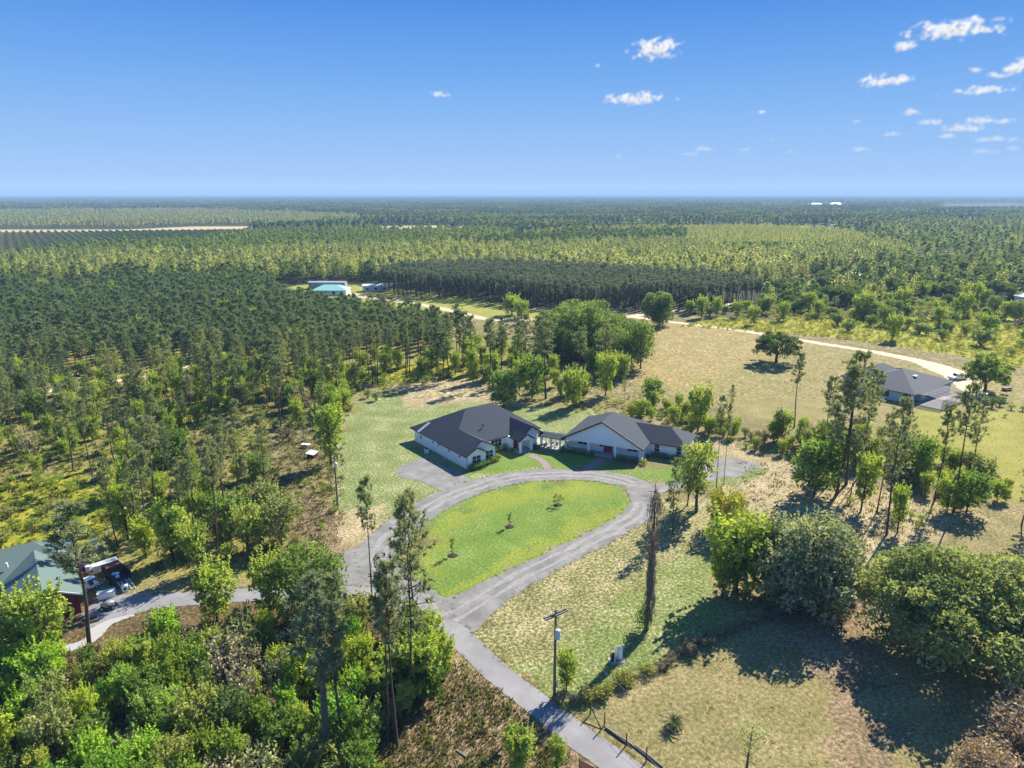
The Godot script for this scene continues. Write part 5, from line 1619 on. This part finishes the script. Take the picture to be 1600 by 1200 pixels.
	for q in [[1394, 532, 490, 0], [1466, 512, 477, 2], [1354, 497, 456, 0], [1178, 508, 478, 2], [1152, 497, 470, 0], [1224, 501, 470, 1], [1278, 496, 468, 2], [1120, 494, 463, 0], [1096, 497, 462, 2], [1505, 496, 456, 2], [1340, 492, 462, 1], [1262, 488, 455, 2], [1200, 490, 462, 1], [1520, 480, 440, 2], [1410, 488, 450, 1], [1570, 500, 470, 0]]:
		var b := spot(q[0], q[1])
		wish("leafy_tree", q[3], b, tall(b, q[2]), 1.0, Color.WHITE, "savanna tree")

func woods() -> void:
	var roads_clear := [area([60, 604, 300, 566, 310, 582, 60, 622]), area([190, 962, 130, 1010, -60, 1075, -60, 1045, 110, 1000, 150, 970, 120, 930, -10, 940, -40, 860, 40, 846, 120, 890, 180, 870, 240, 905, 450, 915, 560, 918, 640, 935, 690, 968, 720, 990, 700, 1000, 640, 965, 540, 940, 400, 942, 260, 950])]
	# lower leafy wood
	for p in scatter(area([-160, 1080, 120, 1062, 190, 1040, 240, 1005, 330, 1000, 470, 990, 560, 968, 640, 982, 690, 1020, 700, 1070, 660, 1135, 610, 1180, 590, 1300, -260, 1300]), 2.9, roads_clear):
		var v := rng.randi() % 5 if rng.randf() > 0.13 else 5
		wish("leafy_tree", v, p, rng.randf_range(3.2, 6.4), rng.randf_range(0.85, 1.2), [Color.WHITE, Color(0.68, 0.78, 0.7), Color(1.06, 1.04, 0.9), Color(0.95, 1.05, 0.85), Color(0.82, 0.86, 0.78)][rng.randi() % 5], ["green leafy tree", "light leafy tree", "dark leafy tree", "tall light leafy tree", "dull leafy tree", "grey brown half bare tree"][v] + "")
	for p in scatter(area([-160, 1060, 200, 1000, 560, 960, 700, 1060, 600, 1300, -200, 1300]), 5.0, roads_clear):
		wish("shrub", rng.randi_range(0, 2), p, rng.randf_range(1.2, 2.4), 1.0, Color.WHITE, "low bush")
	# left wood
	var left := area([-250, 584, 200, 580, 420, 572, 560, 562, 640, 560, 640, 585, 560, 600, 545, 640, 480, 700, 440, 690, 400, 760, 430, 850, 380, 895, 250, 900, 180, 860, 130, 840, -250, 880])
	var open := roads_clear.duplicate()
	open.append(area([-80, 775, 110, 738, 172, 790, 150, 850, -100, 862]))
	open.append(area([330, 660, 420, 640, 500, 690, 440, 760, 390, 720]))
	for p in scatter(left, 5.9, open):
		var near: bool = p.z > -150
		if rng.randf() < (0.3 if near else 0.55):
			var v := rng.randi_range(0, 4)
			wish("pine", v, p, rng.randf_range(9, 15.5), rng.randf_range(0.75, 1.05), [Color.WHITE, Color(0.88, 0.92, 0.95), Color(1.1, 1.08, 1.0)][rng.randi() % 3], ["tall tufted pine", "full crowned pine", "low branched pine", "thin pine", "wide pine"][v] + "")
		else:
			if near and rng.randf() < 0.25:
				continue
			var v := rng.randi() % 5 if rng.randf() > 0.1 else 5
			wish("leafy_tree", v, p, rng.randf_range(3.5, 7.5), rng.randf_range(0.8, 1.1), [Color.WHITE, Color(0.85, 0.9, 0.85), Color(1.04, 1.03, 0.92)][rng.randi() % 3], ["green leafy tree", "light leafy tree", "dark leafy tree", "tall light leafy tree", "dull leafy tree", "grey brown half bare tree"][v] + "")
	for p in scatter(area([300, 604, 560, 586, 720, 586, 690, 602, 560, 606, 480, 660, 320, 650]), 8.0, open):
		wish("pine", [0, 0, 3, 1, 4][rng.randi() % 5], p, rng.randf_range(13, 18), rng.randf_range(0.8, 1.05), [Color.WHITE, Color(0.88, 0.92, 0.95)][rng.randi() % 2], "tall tufted pine")
	for p in scatter(left, 7.2, open):
		if p.z > -200 and rng.randf() < (0.5 if p.z > -150 else 0.8):
			var v: int = [0, 2, 2, 1, 4][rng.randi() % 5]
			wish("leafy_tree", v, p, rng.randf_range(3.5, 7.0), rng.randf_range(0.95, 1.25), [Color.WHITE, Color(0.8, 0.86, 0.8), Color(1.04, 1.03, 0.92)][rng.randi() % 3], ["green leafy tree", "light leafy tree", "dark leafy tree", "tall light leafy tree", "dull leafy tree", "grey brown half bare tree"][v])
	for p in scatter(left, 5.0, roads_clear):
		wish("shrub", rng.randi() % 4, p, rng.randf_range(0.8, 2.3), 1.1, Color.WHITE, "understorey bush")
	for p in scatter(area([330, 690, 500, 690, 540, 800, 440, 880, 380, 850]), 5.0, []):
		if rng.randf() < 0.55:
			wish("shrub", rng.randi_range(0, 2), p, rng.randf_range(0.6, 1.6), 1.1, Color.WHITE, "low dry bush")
	for p in scatter(area([-80, 775, 110, 738, 172, 790, 150, 850, -100, 862]), 3.0, []):
		wish("shrub", 1, p, rng.randf_range(0.6, 1.2), 1.3, Color(1.25, 1.15, 0.8), "low yellow green palmetto clump")
	# tree belt behind the houses and oak clump
	for p in scatter(area([700, 570, 800, 555, 990, 560, 1000, 585, 930, 630, 800, 632, 760, 600]), 6.5, []):
		if rng.randf() < 0.6:
			wish("leafy_tree", rng.randi() % 3, p, rng.randf_range(3, 8), 1.0, Color.WHITE, "leafy tree")
	for p in scatter(area([600, 566, 700, 556, 800, 552, 860, 556, 860, 596, 760, 602, 640, 590]), 7.0, []):
		if rng.randf() < 0.6:
			wish("pine", rng.randi_range(0, 4), p, rng.randf_range(13, 18), 1.1, Color(0.92, 0.95, 0.95), "grey pine")
		else:
			wish("leafy_tree", rng.randi() % 3, p, rng.randf_range(6, 9), 1.0, Color.WHITE, "leafy tree")
	for p in scatter(area([850, 545, 960, 535, 1008, 550, 1000, 574, 900, 578, 850, 566]), 8.5, []):
		wish("oak", 1, p, rng.randf_range(10, 13), 1.0, Color.WHITE, "deep green full crowned oak")
	for p in scatter(area([985, 640, 1060, 632, 1110, 660, 1240, 690, 1420, 700, 1560, 750, 1600, 790, 1480, 790, 1380, 745, 1230, 712, 1100, 690, 1040, 660, 985, 655]), 2.5, []):
		var r := rng.randf()
		if r < 0.3:
			wish("leafy_tree", rng.randi() % 5, p, rng.randf_range(2.6, 6.0), 1.0, Color.WHITE, "young leafy tree")
		elif r < 0.8:
			wish("shrub", rng.randi() % 4, p, rng.randf_range(1.2, 2.6), 1.0, Color.WHITE, "bush")
	for p in scatter(area([1200, 720, 1330, 720, 1560, 800, 1480, 840, 1300, 800]), 6.0, []):
		if rng.randf() < 0.35:
			wish("shrub", rng.randi() % 4, p, rng.randf_range(0.8, 1.8), 1.0, Color.WHITE, "low bush on pale ground")
	for p in scatter(area([1262, 700, 1330, 690, 1348, 760, 1330, 800, 1280, 780]), 6.0, []):
		if rng.randf() < 0.5:
			wish("pine", rng.randi_range(0, 4), p, rng.randf_range(10, 16), 0.95, Color.WHITE, "grey green pine")
		else:
			wish("leafy_tree", rng.randi() % 5, p, rng.randf_range(3, 7), 1.0, Color.WHITE, "young leafy tree")
	# overgrown fence line
	for i in 34:
		var k := i / 33.0
		var p := spot(912, 1098).lerp(spot(1195, 962), k) + Vector3(rng.randf_range(-0.6, 0.6), 0, rng.randf_range(-0.6, 0.6))
		wish("shrub", 1 if k < 0.35 else 2, p, rng.randf_range(0.9, 1.7), 1.0, Color(0.9, 0.9, 0.85), ["green" if k < 0.35 else "brown"][0] + " bush")
	for i in 14:
		var k := i / 13.0
		var p := spot(1195, 962).lerp(spot(1345, 905), k) + Vector3(rng.randf_range(-1, 1), 0, rng.randf_range(-1, 1))
		wish("shrub", [2, 3][i % 2], p, rng.randf_range(1.2, 2.2), 1.2, Color(0.85, 0.85, 0.85), "dark shaded bush")
	for q in [[880, 1092], [895, 1098], [872, 1100]]:
		wish("shrub", 2, spot(q[0], q[1]), 1.2, 1.2, Color(0.7, 0.7, 0.7), "dark dry bush")
	for q in [[1440, 815, 1.4], [1562, 634, 2.4], [1580, 640, 1.6], [1598, 642, 1.5], [1550, 636, 3.0], [1436, 824, 1.0], [1570, 652, 0.9], [540, 598, 2.2], [560, 612, 2.6], [575, 622, 2.4], [588, 626, 2.6], [600, 600, 1.8], [668, 596, 1.8], [690, 593, 2.4], [700, 590, 2.0], [548, 640, 1.6]]:
		wish("shrub", 3, spot(q[0], q[1]), q[2], 1.1, Color.WHITE, "dark rounded bush")
	# clipped shrubs along the house fronts
	for q in [[0.4, 0.7], [1.3, 0.8], [2.3, 0.9], [3.3, 0.8], [4.4, 0.5], [5.2, -0.2], [6.0, -0.1], [6.8, -0.1], [7.7, -0.4], [8.0, -1.4], [9.5, -4.3], [10.8, -4.4], [12.0, -4.2], [12.6, -2.6], [17.2, -0.9], [18.2, -0.8], [19.6, -0.6]]:
		var p: Vector3 = Transform3D(Basis(Vector3.UP, 0.6435), Vector3(-8.57, 0, -127.15)) * Vector3(q[0], 0, q[1])
		wish("shrub", 3, p, rng.randf_range(0.95, 1.4), 1.05, Color(0.6, 0.7, 0.6), "clipped front shrub")
	for i in 22:
		var x := i * 0.78
		if x > 7.0 and x < 10.2:
			continue
		var p: Vector3 = Transform3D(Basis(Vector3.UP, -0.4346), Vector3(10.81, 0, -137.76)) * Vector3(x, 0, 1.1 + rng.randf_range(-0.2, 0.2))
		wish("shrub", 3, p, rng.randf_range(0.75, 1.15), 1.1, Color(0.55, 0.65, 0.55), "clipped porch shrub")
	for i in 10:
		var p: Vector3 = Transform3D(Basis(Vector3.UP, -0.4346), Vector3(10.81, 0, -137.76)) * Vector3(16.6 + i * 0.75, 0, -4.1 + (1.2 if i == 0 else 0.0))
		wish("shrub", 3, p, rng.randf_range(0.8, 1.2), 1.1, Color(0.6, 0.7, 0.6), "clipped window shrub")
	wish("shrub", 1, spot(1006, 726), 1.3, 0.9, Color(1.3, 1.2, 1.2), "", "pale flowering shrub at the gabled house's right front corner")

	# planted young pines
	var fields := [area([446, 450, 470, 444, 560, 446, 640, 452, 760, 472, 880, 492, 870, 502, 740, 502, 620, 482, 540, 470])]
	for p in scatter(area([-260, 480, -100, 468, 60, 458, 200, 455, 300, 452, 410, 452, 440, 474, 500, 488, 560, 493, 640, 504, 715, 522, 700, 548, 560, 560, 420, 568, 250, 574, 60, 578, -260, 582]), 4.3, fields, 0.3, 0.64):
		var luck := rng.randf()
		if luck > 0.94:
			continue
		if luck < 0.035:
			wish("leafy_tree", 3, p, rng.randf_range(7, 10), 0.9, Color.WHITE, "light tree among the young pines")
		else:
			wish("plantation_pine", rng.randi() % 4, p, rng.randf_range(6.2, 11.4), rng.randf_range(0.85, 1.2), Color.WHITE * rng.randf_range(0.85, 1.25), "planted young pine")
	for p in scatter(area([585, 458, 640, 440, 760, 434, 870, 440, 1000, 452, 1180, 466, 1192, 478, 1100, 487, 1000, 484, 930, 490, 900, 487, 840, 481, 760, 471, 660, 465]), 3.3, [], 0.25, 0.64):
		wish("row_pine", rng.randi() % 2, p, rng.randf_range(11, 13.5), 1.0, Color.WHITE * rng.randf_range(0.85, 1.2), "dark row pine")
	# yellow green swamp woods
	var mixes := noise(0.009, 3, 91)
	var front := area([-300, 462, 60, 450, 250, 447, 440, 444, 600, 436, 640, 436, 640, 430, 440, 436, 200, 440, -300, 450])
	for p in scatter(area([-300, 470, -300, 417, 60, 417, 200, 413, 300, 409, 560, 402, 800, 404, 850, 398, 1000, 392, 1200, 400, 1350, 392, 1430, 412, 1300, 432, 1180, 452, 1000, 446, 870, 438, 760, 432, 640, 438, 585, 440, 440, 443, 200, 450, 60, 452, -100, 462]), 5.8, fields):
		var r := rng.randf()
		var tone: float = mixes.get_noise_2d(p.x, p.z)
		if inside(p, [front]) and r < 0.6 or r < 0.06 + maxf(0.0, tone - 0.12) * 2.5:
			wish("wood_tree", rng.randi() % 2, p, rng.randf_range(9, 13), 1.0, Color.WHITE * rng.randf_range(0.8, 1.2), "dark leafy tree")
		else:
			wish("swamp_tree", rng.randi() % 3, p, rng.randf_range(9, 15.5), rng.randf_range(0.95, 1.4), Color(1, 1, 1).lerp(Color(0.72, 0.78, 0.9), clampf(0.4 - tone * 2.0, 0, 1)) * rng.randf_range(0.85, 1.1), "yellow green swamp tree")
	var dark_block := area([700, 393, 800, 384, 900, 374, 1070, 373, 1075, 385, 880, 394, 760, 396])
	for p in scatter(area([640, 396, 760, 384, 870, 371, 1000, 366, 1200, 362, 1330, 372, 1360, 393, 1200, 400, 1000, 392, 860, 398, 760, 402]), 8.0, []):
		if inside(p, [dark_block]):
			wish("wood_tree", 2, p, rng.randf_range(12, 16), 1.1, Color(0.8, 0.85, 0.95) * rng.randf_range(0.8, 1.1), "dark block pine")
		else:
			wish("swamp_tree", rng.randi() % 3, p, rng.randf_range(10, 14), 1.0, Color.WHITE * rng.randf_range(0.85, 1.1), "yellow green swamp tree")
	# mixed green woods left and centre
	for p in scatter(area([40, 412, 120, 398, 300, 388, 392, 372, 560, 364, 600, 370, 740, 366, 800, 370, 800, 386, 690, 396, 640, 398, 560, 401, 300, 408, 130, 414]), 8.5, []):
		wish("wood_tree", rng.randi() % 3, p, rng.randf_range(9, 14), 1.0, Color.WHITE.lerp(Color(1.3, 1.25, 1.0), rng.randf()) * rng.randf_range(0.8, 1.1), "green mixed wood tree")
	# savanna and far right woods
	for p in scatter(area([1050, 492, 1180, 478, 1300, 462, 1700, 452, 1900, 470, 1900, 560, 1600, 545, 1400, 520, 1250, 500]), 6.6, []):
		var r := rng.randf()
		if r < 0.11:
			wish("leafy_tree", [2, 2, 0, 4, 1][rng.randi() % 5], p, rng.randf_range(3.5, 8.5), 1.1, Color(0.85, 0.9, 0.85), "savanna tree")
		elif r < 0.19:
			wish("oak", 1, p, rng.randf_range(4.5, 9), 1.0, Color.WHITE, "rounded savanna tree")
		elif r < 0.62:
			wish("shrub", [4, 4, 5, 5, 3, 2][rng.randi() % 6], p, rng.randf_range(1.4, 5.0), rng.randf_range(0.95, 1.3), Color.WHITE * rng.randf_range(0.75, 1.1), "savanna bush")
	for p in scatter(area([1190, 478, 1200, 452, 1300, 432, 1420, 412, 1800, 400, 2000, 430, 1900, 470, 1500, 470, 1300, 482, 1200, 486]), 8.0, [area([1190, 438, 1260, 428, 1290, 440, 1240, 452])]):
		var r := rng.randf()
		if r < 0.45:
			wish("wood_tree", rng.randi() % 2, p, rng.randf_range(5, 12), rng.randf_range(1.1, 1.6), Color.WHITE * rng.randf_range(0.75, 1.15), "leafy tree")
		elif r < 0.66:
			wish("oak", 0, p, rng.randf_range(7, 11), 1.0, Color.WHITE, "round dark oak")
		elif r < 0.82:
			wish("swamp_tree", rng.randi() % 3, p, rng.randf_range(7, 12), 1.1, Color.WHITE, "yellow green tree")
	for p in scatter(area([1330, 372, 1360, 362, 1420, 350, 1800, 348, 2000, 400, 1800, 402, 1430, 412, 1360, 393]), 13.0, [area([1560, 372, 1700, 371, 1700, 380, 1560, 380])]):
		var r := rng.randf()
		if r < 0.6:
			wish("wood_tree", rng.randi() % 2, p, rng.randf_range(8, 15), rng.randf_range(1.2, 1.7), Color.WHITE * rng.randf_range(0.75, 1.2), "hazy green tree")
		elif r < 0.8:
			wish("swamp_tree", rng.randi() % 3, p, rng.randf_range(9, 13), 1.1, Color.WHITE, "pale yellow green tree")
	# citrus rows
	var grove := area([-200, 410, -200, 366, 100, 364, 385, 361.5, 392, 367, 300, 384, 110, 398, 50, 408])
	var along := Vector2(0.57, 0.82).normalized()
	var side := Vector2(along.y, -along.x)
	var row := 0
	for i in range(140, -141, -1):
		var nth := 0
		for j in range(160, -161, -1):
			var q := Vector2(-520, -800) + side * (i * 7.6) + along * (j * 3.9)
			if Geometry2D.is_point_in_polygon(q, grove):
				if nth == 0:
					row += 1
				nth += 1
				wish("citrus_tree", 0, Vector3(q.x, 0, q.y), rng.randf_range(3.2, 4.3), 1.0, Color.WHITE * rng.randf_range(0.85, 1.2), "", "!clipped citrus tree, %s from the near end of the grove's %s row" % [ordinal(mini(nth, 99)), ordinal(mini(row, 99))])
	for q in [[578, 350, 14], [592, 351, 14], [602, 356, 8], [614, 355, 8], [626, 357, 7], [640, 354, 8], [655, 356, 7], [668, 355, 8], [615, 362, 9], [1130, 357, 10], [1268, 360, 9], [1282, 361, 8], [1240, 357, 12], [1340, 357, 14], [1375, 366, 13], [1395, 352, 16]]:
		wish("oak", 1, spot(q[0], q[1]), q[2], 1.15, Color.WHITE, "round dark far tree")
	# far forest out to the horizon
	var bare_fields := [area([-300, 367, -300, 356.5, 200, 356.5, 300, 352, 500, 351, 500, 358, 400, 361, 390, 366]), grove, area([575, 352, 725, 350.5, 745, 361, 600, 363]), area([1170, 352, 1290, 352, 1335, 360, 1200, 363]), area([1455, 329, 1480, 318.3, 1560, 317.6, 1730, 317.6, 1760, 329]), area([40, 318, 100, 316.8, 100, 319, 40, 319.8]), area([1190, 326, 1330, 324, 1330, 319.5, 1190, 321])]
	var done := [area([-900, 490, -900, 402, -100, 398, 90, 394, 300, 379, 390, 366, 560, 360, 740, 364, 870, 371, 1000, 366, 1200, 362, 1330, 372, 1360, 362, 1420, 350, 2500, 348, 2500, 490])]
	var pale_wood := area([-400, 357, -400, 336, 100, 331, 300, 329, 560, 339, 570, 348, 480, 352, 300, 353, 180, 357])
	var blocks := far_stands()
	var tones := noise(0.0035, 3, 78)
	for band in [[560.0, 1500.0, 17000], [1500.0, 3200.0, 56000], [3200.0, 8000.0, 100000], [8000.0, 22000.0, 60000]]:
		for i in int(band[2]):
			var z := -sqrt(lerpf(band[0] * band[0], band[1] * band[1], rng.randf()))
			var p := Vector3(z * rng.randf_range(-0.82, 0.82), 0, z)
			if inside(p, bare_fields) or inside(p, done):
				continue
			var k := blocks.get_noise_2d(p.x, p.z * 1.6)
			if inside(p, [pale_wood]):
				wish("young_wood", 0, p, rng.randf_range(6, 12), 1.0, Color.WHITE * rng.randf_range(0.8, 1.15), "")
			elif k < CLEARING + rng.randf_range(-0.02, 0.04):
				continue
			else:
				var c := Color.WHITE.lerp(Color(1.9, 1.75, 1.2), clampf(tones.get_noise_2d(p.x, p.z * 1.5) * 3.0, 0, 1)) * rng.randf_range(0.85, 1.1)
				var far := 1.0 if p.z > -3200 else 1.7 if p.z > -8000 else 4.5
				wish("far_tree", 0, p, rng.randf_range(9, 15), 1.5 * far, c, "")

func covers() -> void:
	var dry := [Color(1.15, 1.0, 0.75), Color(1.0, 0.95, 0.7), Color(0.8, 0.8, 0.6)]
	var soft := [Color(1, 1, 1), Color(0.85, 0.9, 0.8), Color(1.15, 1.05, 0.85)]
	var weed := ground_tuft(20, 1.0, 0.9, Color(0.1, 0.12, 0.045), Color(0.19, 0.19, 0.08))
	var blade := ground_tuft(12, 1.0, 1.0, Color(0.14, 0.14, 0.06), Color(0.25, 0.22, 0.11))
	var leafy_low := bush(1.0, 1.5, 5, 16, 0.26, Color(0.12, 0.145, 0.05), Color(0.2, 0.2, 0.07))
	# weeds of the left wood, brushy corner, lower wood
	var places := scatter(area([-150, 600, 300, 570, 560, 575, 545, 640, 530, 790, 480, 880, 250, 905, -150, 890]), 1.9, [area([60, 604, 300, 566, 310, 582, 60, 622])])
	places.append_array(scatter(area([-100, 1060, 200, 1000, 470, 945, 640, 975, 720, 1040, 800, 1110, 900, 1200, 880, 1290, -150, 1290]), 1.25, [area([180, 1000, 230, 930, 700, 935, 640, 965, 540, 940, 250, 955])]))
	cover("undergrowth", weed, "green", places, 0.3, 0.95, soft)
	places = scatter(area([660, 1050, 720, 1030, 800, 1095, 890, 1180, 960, 1300, 560, 1300, 610, 1180]), 0.62, [])
	places.append_array(scatter(area([400, 690, 520, 670, 540, 790, 530, 850, 440, 890, 380, 790]), 1.0, []))
	places.append_array(scatter(area([1150, 720, 1330, 740, 1560, 810, 1420, 850, 1340, 890, 1200, 850]), 1.5, []))
	cover("dry_brush", blade, "dry", places, 0.18, 0.6, dry)
	places = scatter(area([745, 985, 800, 922, 960, 842, 1010, 800, 1110, 790, 1180, 750, 1190, 790, 1110, 870, 1090, 960, 1185, 965, 1000, 1048, 905, 1108, 850, 1088, 790, 1045, 760, 1020]), 0.6, [])
	cover("grass_tufts", blade, "green", places, 0.06, 0.2, [Color(0.7, 0.85, 0.55), Color(0.85, 0.95, 0.6), Color(1, 0.95, 0.7)])
	places = scatter(area([1060, 510, 1180, 487, 1500, 472, 1800, 475, 1800, 610, 1600, 575, 1480, 552, 1300, 528]), 1.8, [])
	places.append_array(scatter(area([545, 592, 640, 570, 760, 562, 690, 598, 600, 610]), 2.0, []))
	places.append_array(scatter(area([990, 655, 1040, 610, 900, 635, 880, 650]), 2.0, []))
	var mm := []
	for p in places:
		if rng.randf() < 0.72:
			mm.append(p)
	var low: Array = leafy_low
	cover("palmetto", low[1], "bright", mm, 0.5, 1.3, [Color(1.35, 1.25, 0.7), Color(1.15, 1.15, 0.7), Color(0.9, 1.0, 0.7)])
	places = scatter(area([1180, 560, 1300, 540, 1480, 572, 1640, 592, 1750, 640, 1750, 750, 1560, 780, 1440, 735, 1300, 655, 1180, 630]), 2.6, [])
	places.append_array(scatter(area([905, 1114, 1000, 1060, 1200, 968, 1330, 925, 1420, 1000, 1560, 1300, 1040, 1300]), 1.9, [], 0.95))
	cover("verge_tufts", blade, "green", verges, 0.08, 0.24, [Color(0.8, 0.9, 0.6), Color(1, 0.95, 0.7), Color(0.7, 0.75, 0.5)])
	cover("meadow_tufts", blade, "dry", places, 0.07, 0.22, [Color(1, 1.05, 0.6), Color(0.85, 0.9, 0.55)])
